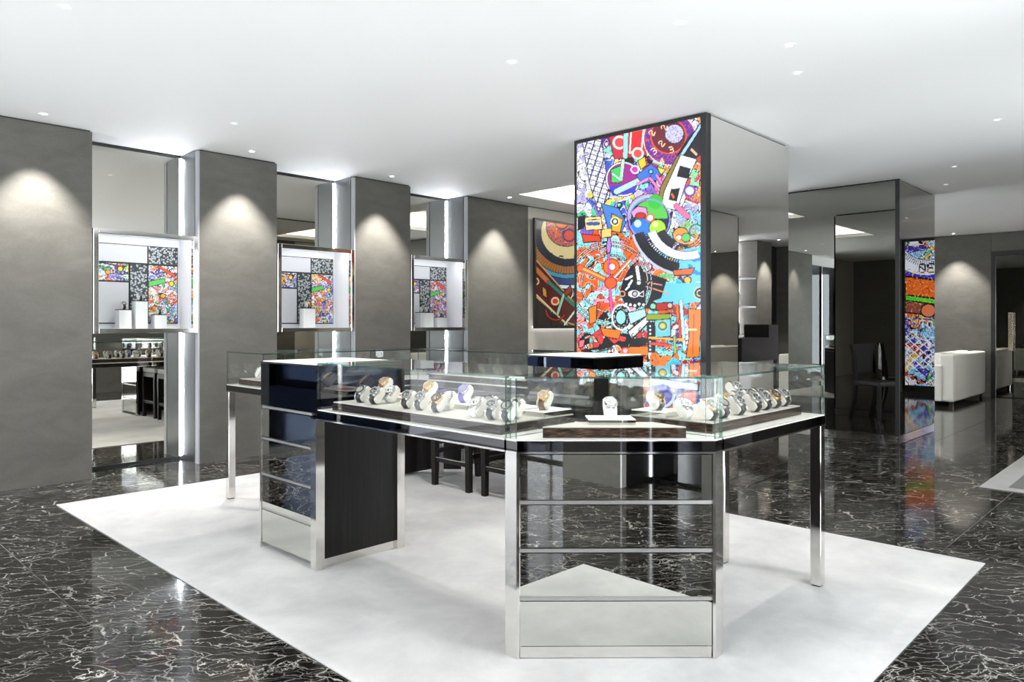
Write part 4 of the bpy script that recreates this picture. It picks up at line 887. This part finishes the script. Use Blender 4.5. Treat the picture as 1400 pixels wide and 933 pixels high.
# ================================================================== WRISTWATCHES
ELEV = math.radians(48); nY, nZ = -math.cos(ELEV), math.sin(ELEV); tY, tZ = math.sin(ELEV), math.cos(ELEV)
CA2, CB2, PW = 0.0165, 0.036, 5.0
def sup(phi, a, b):
    c, s = math.cos(phi), math.sin(phi)
    u = a * math.copysign(abs(c) ** (2 / PW), c); v = b * math.copysign(abs(s) ** (2 / PW), s)
    return u * nY + v * tY, u * nZ + v * tZ
zmin = min(sup(2 * math.pi * i / 64, CA2 + 0.003, CB2 + 0.003)[1] for i in range(64)); CZ = -zmin
WM = {}
def ring_mesh(hw, a, b, seg=28):
    bm = bmesh.new(); A1 = []; B1 = []
    for i in range(seg):
        y, z = sup(2 * math.pi * i / seg, a, b); A1.append(bm.verts.new((-hw, y, z + CZ))); B1.append(bm.verts.new((hw, y, z + CZ)))
    for i in range(seg): bm.faces.new((A1[i], A1[(i + 1) % seg], B1[(i + 1) % seg], B1[i]))
    bm.faces.new(A1[::-1]); bm.faces.new(B1)
    return bm
FACE = Matrix.Translation((0, nY * (CA2 + 0.002), nZ * (CA2 + 0.002) + CZ)) @ Matrix(((1, 0, 0, 0), (0, tY, nY, 0), (0, tZ, nZ, 0), (0, 0, 0, 1)))
def wpart(kind):
    bm = bmesh.new()
    if kind == 'display_cushion':
        bm.free(); bm = ring_mesh(0.0215, CA2, CB2); bmesh.ops.bevel(bm, geom=[e for e in bm.edges if abs(e.verts[0].co.x - e.verts[1].co.x) < 1e-6], offset=0.004, segments=2, affect='EDGES')
    elif kind == 'strap': bm.free(); bm = ring_mesh(0.0115, CA2 + 0.003, CB2 + 0.003)
    elif kind == 'case':
        bm_cyl(bm, 0.0195, 0.0215, 0.0, 0.004, 24); bm_cyl(bm, 0.0215, 0.0208, 0.004, 0.011, 24)
        for sx in (-1, 1):
            for sy in (-1, 1): bm_box(bm, (sx * 0.008, sy * 0.016, 0.001), (sx * 0.014, sy * 0.0265, 0.008))
        bmesh.ops.transform(bm, matrix=FACE, verts=bm.verts)
    elif kind == 'bezel':
        a = [[bm.verts.new((r * math.cos(2 * math.pi * i / 24), r * math.sin(2 * math.pi * i / 24), z)) for i in range(24)] for r, z in ((0.0208, 0.011), (0.0198, 0.0135), (0.0165, 0.0135), (0.0158, 0.0118))]
        for p, q in zip(a, a[1:]):
            for i in range(24): bm.faces.new((p[i], p[(i + 1) % 24], q[(i + 1) % 24], q[i]))
        for i in range(6):
            an = math.pi / 6 + i * math.pi / 3; bm_cyl(bm, 0.0012, 0.0012, 0.0135, 0.0141, 6, True, Matrix.Translation((0.0182 * math.cos(an), 0.0182 * math.sin(an), 0)))
        bmesh.ops.transform(bm, matrix=FACE, verts=bm.verts)
    elif kind == 'dial': bm_cyl(bm, 0.0162, 0.0162, 0.0108, 0.0119, 24); bmesh.ops.transform(bm, matrix=FACE, verts=bm.verts)
    elif kind == 'subdial':
        for x, y in ((-0.007, 0), (0.007, 0), (0, -0.007)): bm_cyl(bm, 0.0036, 0.0036, 0.0119, 0.0122, 12, True, Matrix.Translation((x, y, 0)))
        for i in range(12):
            an = i * math.pi / 6; vv = bm_box(bm, (0.012, -0.0006, 0.0119), (0.0152, 0.0006, 0.0124)); bmesh.ops.transform(bm, matrix=Matrix.Rotation(an, 4, 'Z'), verts=list({q for f in vv for q in f.verts}))
        bmesh.ops.transform(bm, matrix=FACE, verts=bm.verts)
    elif kind == 'hands':
        for an, L, wd in ((0.6, 0.009, 0.0012), (2.6, 0.0135, 0.0009)):
            vv = bm_box(bm, (-wd, -0.002, 0.0124), (wd, L, 0.0129)); bmesh.ops.transform(bm, matrix=Matrix.Rotation(an, 4, 'Z'), verts=list({q for f in vv for q in f.verts}))
        bmesh.ops.transform(bm, matrix=FACE, verts=bm.verts)
    elif kind == 'crown':
        bm_cyl(bm, 0.003, 0.003, 0.0, 0.005, 10, True, Matrix.Translation((0.0208, 0, 0.006)) @ Matrix.Rotation(math.pi / 2, 4, 'Y'))
        for y in (-0.009, 0.009): bm_box(bm, (0.0185, y - 0.003, 0.004), (0.0225, y + 0.003, 0.008))
        bmesh.ops.transform(bm, matrix=FACE, verts=bm.verts)
    me = bpy.data.meshes.new(kind); bmesh.ops.recalc_face_normals(bm, faces=bm.faces[:]); bm.to_mesh(me); bm.free(); return me
VAR = {'steel_black': ('rubber_black', 'steel', 'steel', 'dial_black', 'steel', 'steel'), 'steel_white': ('strap_white', 'steel', 'steel', 'dial_white', 'steel', 'dark_steel'), 'gold_brown': ('strap_brown', 'gold', 'gold', 'dial_skeleton', 'gold', 'gold'), 'gold_black': ('rubber_black', 'gold', 'dark_steel', 'dial_black', 'gold', 'gold'), 'purple': ('rubber_purple', 'steel', 'rubber_purple', 'dial_skeleton', 'steel', 'steel'), 'blue': ('rubber_blue', 'steel', 'steel', 'dial_blue', 'steel', 'steel'), 'skeleton': ('rubber_black', 'steel', 'dark_steel', 'dial_skeleton', 'steel', 'steel'), 'diamond': ('strap_white', 'steel', 'chrome', 'dial_white', 'steel', 'steel')}
VTXT = {'steel_black': 'steel wristwatch with black dial and strap', 'steel_white': 'steel wristwatch with white dial and strap', 'gold_brown': 'gold wristwatch on brown strap', 'gold_black': 'gold wristwatch on black strap', 'purple': 'purple strapped wristwatch', 'blue': 'blue strapped wristwatch', 'skeleton': 'steel skeleton wristwatch on black strap', 'diamond': 'sparkling white jewelled wristwatch'}
ORD = ['first', 'second', 'third', 'fourth', 'fifth', 'sixth', 'seventh', 'eighth', 'ninth', 'tenth', 'eleventh', 'twelfth']
def watch(x, y, z, rz, var, place, group, s=1.16):
    o = empty('wristwatch', (x, y, z), VTXT[var] + ' ' + place, 'wristwatch', group, rz); o.scale = (s, s, s)
    sm = VAR[var]
    for kind, mt in zip(('display_cushion', 'strap', 'case', 'bezel', 'dial', 'subdial', 'hands', 'crown'), ('cream_leather',) + sm[:5] + (sm[5], sm[1])):
        if kind == 'subdial': mt = sm[5]
        if (kind, mt) not in WM:
            me = wpart(kind); me.materials.append(MATS[mt])
            if kind in ('display_cushion', 'strap'):
                for p in me.polygons: p.use_smooth = abs(p.normal.x) < 0.5
            WM[(kind, mt)] = me
        c = bpy.data.objects.new(kind, WM[(kind, mt)]); COL.objects.link(c); c.parent = o
    return o
# case beside the tall cabinet: two rows on the tray, one watch on each riser
HL = -math.pi / 2 + 0.28
g1 = 'watches in the case beside the tall cabinet'
for k, (px, var) in enumerate(((493, 'skeleton'), (512, 'steel_black'), (556, 'steel_black'), (574, 'steel_black'), (597, 'gold_black'), (650, 'steel_white'), (672, 'steel_black'), (693, 'skeleton'))):
    watch(2.095, on_x(px + 3, 2.095), 0.862, HL, var, 'in the front row, %s from the tall cabinet' % ORD[k], g1)
for k, (px, var) in enumerate(((534, 'steel_white'), (612, 'diamond'), (668, 'skeleton'), (704, 'steel_black'))):
    watch(2.185, on_x(px + 2, 2.185), 0.862, HL, var, 'in the second row, %s from the tall cabinet' % ORD[k], g1)
watch(2.33, on_x(527, 2.33), r1, HL, 'gold_brown', 'on the riser nearest the tall cabinet', g1)
watch(2.33, on_x(588, 2.33), r2, HL, 'gold_brown', 'on the middle riser beside the purple watch', g1)
watch(2.31, on_x(636, 2.31), r3, HL, 'purple', 'on its own riser in the long case', g1)
# case on chrome legs
g2 = 'watches in the case on chrome legs'
for k, (x, var) in enumerate(((2.68, 'gold_black'), (2.775, 'skeleton'), (2.92, 'steel_black'), (3.07, 'steel_black'), (3.17, 'steel_black'), (3.27, 'gold_black'), (3.37, 'steel_black'))):
    watch(x, 1.475, 0.862, -0.26, var, 'in the front row, %s from the corner unit' % ORD[k], g2)
for k, (x, var) in enumerate(((2.645, 'steel_white'), (2.99, 'gold_brown'), (3.12, 'steel_black'), (3.23, 'skeleton'), (3.33, 'steel_black'))):
    watch(x, 1.57, 0.862, -0.26, var, 'in the second row, %s from the corner unit' % ORD[k], g2)
watch(3.36, 1.71, r4, -0.26, 'steel_black', 'on the riser at the free end', g2)
watch(2.665, 1.715, r6, -0.26, 'gold_black', 'on the riser beside the corner unit', g2)
watch(2.345, 2.06, r5, HL, 'gold_brown', 'on the riser beside the corner unit', g1)
# corner case
watch(rcx, rcy, 0.882, math.atan2(T[1], T[0]), 'diamond', 'alone on the small riser in the corner case', 'watches in the corner case', 1.12)
# far cases
g3 = 'watches in the case along the wall side'
for k in range(9):
    watch(2.47 + k * 0.115, 4.68, 0.862, math.pi, ['steel_black', 'steel_white', 'skeleton', 'gold_black', 'steel_black', 'blue', 'steel_black', 'gold_brown', 'skeleton'][k], 'in wall side case, inner row, %s along' % ORD[k], g3)
for k in range(7):
    watch(2.50 + k * 0.14, 4.88, 0.862, math.pi, ['steel_white', 'gold_brown', 'steel_black', 'skeleton', 'steel_white', 'gold_black', 'steel_black'][k], 'in wall side case, outer row, %s along' % ORD[k], g3)
g4 = 'watches in the case above the stools'
for k in range(5):
    watch(3.90, 3.52 + k * 0.19, 0.862, math.pi / 2, ['gold_brown', 'steel_black', 'steel_white', 'skeleton', 'steel_black'][k], 'above the stools, %s from the cabinet' % ORD[k], g4)

# ================================================================== WALL VITRINES
def vitrine(a, b, art_seed, label):
    t = empty('wall_vitrine', ((a + b) / 2, 6.72, 1.172), label, 'display case')
    X0, X1, Y0_, Y1_, Z0, Z1 = a + 0.006, b - 0.026, WY - 0.012, 6.885, 1.172, 2.03
    fw_ = 0.04
    for X, Z in (((X0, X0 + fw_), (Z0, Z1)), ((X1 - fw_ + 0.008, X1 + 0.008), (Z0, Z1)), ((X0 + fw_, X1 - fw_ + 0.008), (Z0, Z0 + fw_)), ((X0 + fw_, X1 - fw_ + 0.008), (Z1 - fw_, Z1))):
        box('frame_bar', X, (Y0_, Y0_ + 0.055), Z, 'chrome', t, 0.003)
    box('back_panel', (X0, X1), (Y1_ - 0.015, Y1_), (Z0, Z1), 'white_satin', t)
    box('side_panel', (X0 + 0.004, X0 + 0.012), (Y0_ + 0.056, Y1_ - 0.016), (Z0, Z1), 'white_satin', t); box('side_panel', (X1 - 0.012, X1 - 0.004), (Y0_ + 0.056, Y1_ - 0.016), (Z0, Z1), 'white_satin', t)
    box('top_panel', (X0 + 0.013, X1 - 0.013), (Y0_ + 0.056, Y1_ - 0.016), (Z1 - 0.012, Z1), 'white_satin', t); box('bottom_panel', (X0 + 0.013, X1 - 0.013), (Y0_ + 0.056, Y1_ - 0.016), (Z0, Z0 + 0.035), 'white_satin', t)
    box('light_strip', (X0 + 0.03, X1 - 0.03), (Y0_ + 0.065, Y0_ + 0.11), (Z1 - 0.026, Z1 - 0.014), 'led_vitrine', t)
    pane('glass_pane', ((X0 + fw_, Y0_ + 0.03, Z0 + fw_), (X1 - fw_, Y0_ + 0.03, Z0 + fw_), (X1 - fw_, Y0_ + 0.03, Z1 - fw_), (X0 + fw_, Y0_ + 0.03, Z1 - fw_)), t, 0.006)
    s = (b - a) / 0.867
    bd = box('mosaic_board', (a + 0.045, a + 0.805 * s), (Y1_ - 0.03, Y1_ - 0.0155), (1.252, 1.948), 'black_frame', t)
    yf = Y1_ - 0.03
    def tl_(x0, x1, z0, z1, mt): return box('mosaic_tile', (a + x0 * s, a + x1 * s), (yf - 0.008, yf - 0.0005), (z0, z1), mt, t)
    tl_(0.055, 0.535, 1.790, 1.940, 'mosaic_grey'); tl_(0.548, 0.797, 1.790, 1.940, 'perforated_pattern'); tl_(0.055, 0.380, 1.262, 1.612, 'mosaic_grey'); tl_(0.396, 0.535, 1.262, 1.775, 'perforated_pattern')
    for (x0, x1, z0, z1), sd, ps in (((0.055, 0.380, 1.627, 1.775), art_seed, 26), ((0.548, 0.797, 1.262, 1.775), art_seed + 7, 22)):
        w_, h_ = (x1 - x0) * s, z1 - z0; n1, n2 = max(20, int(w_ * 200)), max(20, int(h_ * 200))
        gu, gv = np.meshgrid(np.linspace(0, 1, n1 + 1), np.linspace(0, 1, n2 + 1)); R = Art(gu * w_ * 1000, gv * h_ * 1000)
        R.collage(ps * 1.9, pick([(0.92, 0.35, 0.12), (0.95, 0.95, 0.97), (0.93, 0.75, 0.35), (0.35, 0.65, 0.4), (0.55, 0.5, 0.85), (0.90, 0.55, 0.45), (0.85, 0.88, 0.95), (0.35, 0.3, 0.6)] if art_seed != 60 else [(0.75, 0.25, 0.3), (0.85, 0.55, 0.6), (0.6, 0.5, 0.8), (0.9, 0.85, 0.9), (0.4, 0.4, 0.75), (0.85, 0.4, 0.3)]), sd, warp=1.1)
        R.doodle(26, sd + 2, K, 0.06, np.ones(gu.shape, bool), 4); R.doodle(24, sd + 4, W_, 0.06, np.ones(gu.shape, bool), 3)
        for q in range(3):
            R.circle(w_ * 1000 * (0.2 + 0.3 * q), h_ * 1000 * (0.25 + 0.22 * q), 22, (0.95, 0.5 + 0.15 * q, 0.15), K, 3)
        R.poly([(0, h_ * 620), (w_ * 600, h_ * 700), (w_ * 550, h_ * 780), (0, h_ * 720)], (0.35, 0.75, 0.35), K, 3); R.poly([(w_ * 300, h_ * 980), (w_ * 900, h_ * 800), (w_ * 940, h_ * 860), (w_ * 360, h_ * 1000)], (0.92, 0.3, 0.12), K, 3)
        sheet('mosaic_print', (a + x0 * s, yf - 0.004, z0), (w_, 0, 0), (0, 0, h_), n1, n2, lin(R.C), 'print_matt', t)
    return Z0 + 0.035
zb = vitrine(1.901, 2.768, 40, 'chrome framed lit wall vitrine with three watch blocks')
vitrine(3.513, 4.409, 50, 'chrome framed lit wall vitrine with one watch block')
vitrine(5.138, 6.022, 60, 'chrome framed lit wall vitrine with two watch blocks')
def block(px0, px1, top_py, label, wvar, wplace, nw=1):
    yb = 6.66
    x0, x1 = on_y(px0, yb), on_y(px1, yb); x0 += 0.012; x1 -= 0.012
    d = x0 * CA + yb * SA; zt = CAM_H - (top_py - Y0_PX) * d / F_PX
    t = empty('display_block', ((x0 + x1) / 2, yb + 0.05, zb), label, 'display block')
    box('block_body', (x0, x1), (yb, yb + 0.10), (zb, zt - 0.008), 'block_white', t); box('block_top', (x0, x1), (yb, yb + 0.10), (zt - 0.008, zt), 'black_frame', t)
    for k in range(nw): watch((x0 + x1) / 2 + (k - (nw - 1) / 2) * 0.075, yb + 0.05, zt, 0.0, wvar[k], wplace[k], 'watches in the wall vitrines', 0.92)
block(161, 182, 423, 'white block with black top, middle height of three', ['skeleton'], ['on the middle height block of the vitrine'])
block(184, 204, 411, 'tallest white block of the three block vitrine', ['steel_black'], ['on the tallest block of the vitrine'])
block(210, 230, 430, 'lowest white block of the three block vitrine', ['skeleton'], ['on the lowest block of the three block vitrine'])
block(415, 432.5, 421, 'single white block in its vitrine', ['gold_brown'], ['on the single block of its vitrine'])
block(574, 594, 427, 'wide white block carrying two watches in the vitrine', ['steel_black', 'skeleton'], ['on the wide block, pier side', 'on the wide block, glass side'], 2)
block(597, 612, 433.5, 'low white block beside the wide vitrine block', ['skeleton'], ['on the low block beside the wide block'])

# ================================================================== STOOLS
def stool(x0, y0, label):
    t = empty('bar_stool', (x0 + 0.22, y0 + 0.2, G0), label, 'stool', 'black stools tucked under the counter')
    def lg(xa, ya, xb, yb):
        bm = bmesh.new(); s0, s1 = 0.019, 0.023
        lo = [bm.verts.new((xb + sx * s0, yb + sy * s0, G0)) for sx, sy in ((-1, -1), (1, -1), (1, 1), (-1, 1))]
        mi = [bm.verts.new((xa + (xb - xa) * 0.45 + sx * 0.022, ya + (yb - ya) * 0.45 + sy * 0.022, 0.32)) for sx, sy in ((-1, -1), (1, -1), (1, 1), (-1, 1))]
        hi = [bm.verts.new((xa + sx * s1, ya + sy * s1, 0.56)) for sx, sy in ((-1, -1), (1, -1), (1, 1), (-1, 1))]
        bm.faces.new(lo[::-1]); bm.faces.new(hi)
        for P, Q in ((lo, mi), (mi, hi)):
            for i in range(4): bm.faces.new((P[i], P[(i + 1) % 4], Q[(i + 1) % 4], Q[i]))
        for vv in bm.verts: vv.co -= t.location
        return mesh_bm('leg', bm, 'wood_black', t)
    y1 = y0 + 0.385
    lg(x0, y0, x0, y0); lg(x0, y1, x0, y1); lg(x0 + 0.40, y0 + 0.02, x0 + 0.45, y0 + 0.01); lg(x0 + 0.40, y1 - 0.02, x0 + 0.45, y1 - 0.01)
    box('stretcher', (x0 - 0.013, x0 + 0.013), (y0 + 0.02, y1 - 0.02), (0.19, 0.222), 'wood_black', t); box('footrest_plate', (x0 - 0.016, x0 + 0.016), (y0 + 0.024, y1 - 0.024), (0.222, 0.226), 'steel', t)
    for y in (y0, y1): box('stretcher', (x0 + 0.02, x0 + 0.41), (y - 0.011, y + 0.011), (0.25, 0.285), 'wood_black', t)
    box('stretcher', (x0 + 0.41, x0 + 0.435), (y0 + 0.03, y1 - 0.03), (0.285, 0.315), 'wood_black', t)
    box('seat_frame', (x0 - 0.022, x0 + 0.425), (y0 - 0.022, y1 + 0.022), (0.545, 0.60), 'wood_black', t); box('seat', (x0 - 0.02, x0 + 0.42), (y0 - 0.02, y1 + 0.02), (0.60, 0.665), 'grey_seat', t, 0.02, seg=3)
stool(3.665, 3.965, 'black wooden stool under the counter, next to the corner unit')
stool(3.675, 3.42, 'black wooden stool under the counter, next to the tall cabinet')

# ================================================================== SEATING AREA
def sofa(X, Y, face, label, fab='sofa_fabric', nseat=3):
    """back along the low-Y side"""
    t = empty('sofa', ((X[0] + X[1]) / 2, (Y[0] + Y[1]) / 2, 0), label, 'sofa')
    box('base', (X[0] + 0.04, X[1] - 0.04), (Y[0] + 0.05, Y[1] - 0.02), (0.07, 0.26), fab, t, 0.02, seg=2)
    box('backrest', (X[0] + 0.02, X[1] - 0.02), (Y[0], Y[0] + 0.21), (0.07, 0.79), fab, t, 0.045, seg=3)
    for x in (X[0], X[1] - 0.20): box('armrest', (x, x + 0.20), (Y[0] + 0.16, Y[1]), (0.07, 0.63), fab, t, 0.04, seg=3)
    n = nseat; wd = (X[1] - X[0] - 0.41) / n
    for k in range(n):
        box('seat_cushion', (X[0] + 0.205 + k * wd, X[0] + 0.2 + (k + 1) * wd), (Y[0] + 0.21, Y[1] + 0.01), (0.262, 0.44), fab, t, 0.035, seg=3)
        box('back_cushion', (X[0] + 0.205 + k * wd, X[0] + 0.2 + (k + 1) * wd), (Y[0] + 0.212, Y[0] + 0.36), (0.442, 0.80), fab, t, 0.04, seg=3)
    for x in (X[0] + 0.05, X[1] - 0.10):
        for y in (Y[0] + 0.03, Y[1] - 0.09): box('foot', (x, x + 0.05), (y, y + 0.05), (0, 0.07), 'chrome', t)
    return t
sofa((12.50, 14.62), (2.815, 3.66), 1, 'long cream sofa with its back turned, beside the dark glass door')
sofa((10.9, 12.0), (0.55, 1.35), 1, 'cream armchair on the open floor facing the columns', nseat=1)
sofa((6.85, 7.75), (4.55, 5.35), 1, 'cream armchair behind the light box column', nseat=1)
def chair(x, y, rz, label):
    t = empty('dining_chair', (x, y, 0), label, 'chair', 'black chairs between the columns', rz)
    for sx in (-1, 1):
        box('leg', (sx * 0.19 - 0.02, sx * 0.19 + 0.02), (-0.2, -0.16), (0, 0.44), 'wood_black', t, local=True)
        bm = bmesh.new(); prev = None
        for yy, zz in ((0.27, 0), (0.20, 0.25), (0.18, 0.44), (0.20, 0.70), (0.25, 0.98)):
            ring = [bm.verts.new((sx * 0.19 + a * 0.02, yy + b_ * 0.02, zz)) for a, b_ in ((-1, -1), (1, -1), (1, 1), (-1, 1))]
            if prev:
                for i in range(4): bm.faces.new((prev[i], prev[(i + 1) % 4], ring[(i + 1) % 4], ring[i]))
            else: bm.faces.new(ring[::-1])
            prev = ring
        bm.faces.new(prev); mesh_bm('leg', bm, 'wood_black', t)
    box('seat', (-0.22, 0.22), (-0.22, 0.2), (0.44, 0.50), 'rubber_black', t, 0.015, local=True, seg=2)
    box('backrest', (-0.205, 0.205), (0.215, 0.25), (0.60, 0.98), 'rubber_black', t, 0.012, local=True, seg=2)
chair(6.75, 3.2, 0.4, 'black upholstered chair near the tinted column')
desk = empty('reception_desk', (11.2, 0.0, 0), 'black and white reception desk by the backlit shelf', 'desk')
box('desk_base', (10.55, 11.75), (-0.22, 0.10), (0, 0.66), 'white_satin', desk); box('desk_top', (10.5, 11.8), (-0.27, 0.16), (0.66, 1.03), 'black_frame', desk); box('desk_upstand', (11.45, 11.8), (-0.27, 0.16), (1.03, 1.24), 'black_frame', desk)

# orchid by the door
pot = empty('orchid_pot', (14.2, 1.98, 0), 'white orchid in a tall dark pot beside the glass door', 'plant')
lathe('pot', [(0.13, 0), (0.15, 0.3), (0.17, 0.78), (0.16, 0.80)], 'vase_dark', pot)
bm = bmesh.new()
for i in range(9):
    a = i * 0.7; L = 0.28
    p0 = Vector((0, 0, 0.8)); p1 = Vector((math.cos(a) * 0.12, math.sin(a) * 0.12, 0.95)); p2 = Vector((math.cos(a) * L, math.sin(a) * L, 0.90)); sd = Vector((-math.sin(a), math.cos(a), 0)) * 0.03
    q = [bm.verts.new(p) for p in (p0 - sd * 0.4, p0 + sd * 0.4, p1 + sd, p2, p1 - sd)]; bm.faces.new(q)
mesh_bm('leaves', bm, 'leaf_green', pot)['kind'] = 'stuff'
bm = bmesh.new()
for i in range(26):
    a = random.random() * 6.28; r = random.random() * 0.24; c = Vector((math.cos(a) * r, math.sin(a) * r, 1.33 + random.random() * 0.12))
    for k in range(5):
        b_ = k * 1.2566 + a; v0 = bm.verts.new(c); v1 = bm.verts.new(c + Vector((math.cos(b_ - 0.4) * 0.035, math.sin(b_ - 0.4) * 0.035, 0.012))); v2 = bm.verts.new(c + Vector((math.cos(b_) * 0.05, math.sin(b_) * 0.05, 0.0))); v3 = bm.verts.new(c + Vector((math.cos(b_ + 0.4) * 0.035, math.sin(b_ + 0.4) * 0.035, 0.012))); bm.faces.new((v0, v1, v2, v3))
mesh_bm('blossoms', bm, 'petal_white', pot)['kind'] = 'stuff'
for i in range(4):
    a = i * 1.57 + 0.4; bm = bmesh.new(); bm_cyl(bm, 0.005, 0.004, 0.78, 1.36, 6); bmesh.ops.transform(bm, matrix=Matrix.Translation((math.cos(a) * 0.05, math.sin(a) * 0.05, 0)), verts=bm.verts); mesh_bm('stem', bm, 'leaf_green', pot)

# ================================================================== CEILING DOWNLIGHTS
def downlight(x, y, watts, angle, blend, label, group, col=(1, 0.96, 0.90), rad=0.016, lens=True):
    t = empty('downlight', (x, y, CEIL - 0.012), label, 'downlight', group)
    bm = bmesh.new()
    rr = [[bm.verts.new((r * math.cos(2 * math.pi * i / 20), r * math.sin(2 * math.pi * i / 20), z)) for i in range(20)] for r, z in ((0.036, 0.012), (0.036, 0.0105), (0.026, 0.0105), (0.026, 0.012))]
    for p, q in zip(rr, rr[1:]):
        for i in range(20): bm.faces.new((p[i], p[(i + 1) % 20], q[(i + 1) % 20], q[i]))
    mesh_bm('trim_ring', bm, 'ceiling_white', t)
    bm = bmesh.new(); bm_cyl(bm, 0.019, 0.019, 0.0105, 0.0115, 16); mesh_bm('lens', bm, 'lamp_lens' if lens else 'lamp_lens_soft', t)
    ld = bpy.data.lights.new('downlight_lamp', 'SPOT'); ld.energy = watts; ld.spot_size = math.radians(angle); ld.spot_blend = blend; ld.color = col; ld.shadow_soft_size = rad
    lo = bpy.data.objects.new('downlight_lamp', ld); COL.objects.link(lo); lo.parent = t; lo.location = (0, 0, -0.002)
    return lo
for x, y, nm in ((1.503, 6.27, 'above the first plaster pier'), (3.134, 6.28, 'above the pier between the first two vitrines'), (4.69, 6.27, 'above the pier between the second and third vitrines'), (6.476, 6.27, 'above the pier beside the framed light box')):
    downlight(x, y, 230, 74, 0.6, 'small recessed downlight ' + nm, 'pier downlights')
for x, y, nm in ((14.38, 3.25, 'above the pier behind the sofa'), (13.2, -0.45, 'above the pier by the backlit shelf'), (0.16, -0.46, 'above the pier behind the counters'), (10.2, -0.45, 'above the long right wall'), (8.9, 6.25, 'above the framed light box')):
    downlight(x, y, 230, 74, 0.6, 'small recessed downlight ' + nm, 'pier downlights')
for x, y, wt, nm in ((1.07, 4.08, 42, 'over the marble between carpet and first pier'), (3.14, 3.02, 115, 'over the middle of the counter island'), (4.51, 1.87, 30, 'over the carpet edge near the light box column'), (4.03, 1.715, 45, 'over the counter with chrome legs'), (3.34, 2.0, 65, 'over the corner case and its single watch'), (1.1, 1.3, 30, 'over the marble before the mirrored drawers'), (2.3, 0.45, 35, 'over the marble by the right wall piers'), (0.5, 2.6, 30, 'over the marble before the tall cabinet'), (2.6, 5.5, 40, 'over the carpet before the wall vitrines'),
                     (6.6, 1.2, 70, 'over the striped rug'), (8.27, 1.86, 50, 'before the tinted column'), (9.27, 2.17, 50, 'beside the tinted column'), (11.8, 1.6, 70, 'over the lone armchair'), (12.4, 4.6, 70, 'behind the long sofa'),
                     (-2.6, 1.0, 80, 'inside the shopfront, first bay'), (-2.6, 3.0, 80, 'inside the shopfront, middle bay'), (-2.6, 5.0, 80, 'inside the shopfront, last bay'), (-0.8, 1.0, 80, 'over the entrance carpet, right wall side'), (-0.8, 3.0, 80, 'over the middle of the entrance carpet'), (-0.8, 5.0, 80, 'over the entrance carpet, window side')):
    downlight(x, y, wt, 120, 0.8, 'recessed downlight ' + nm, 'shop floor downlights', lens=False)
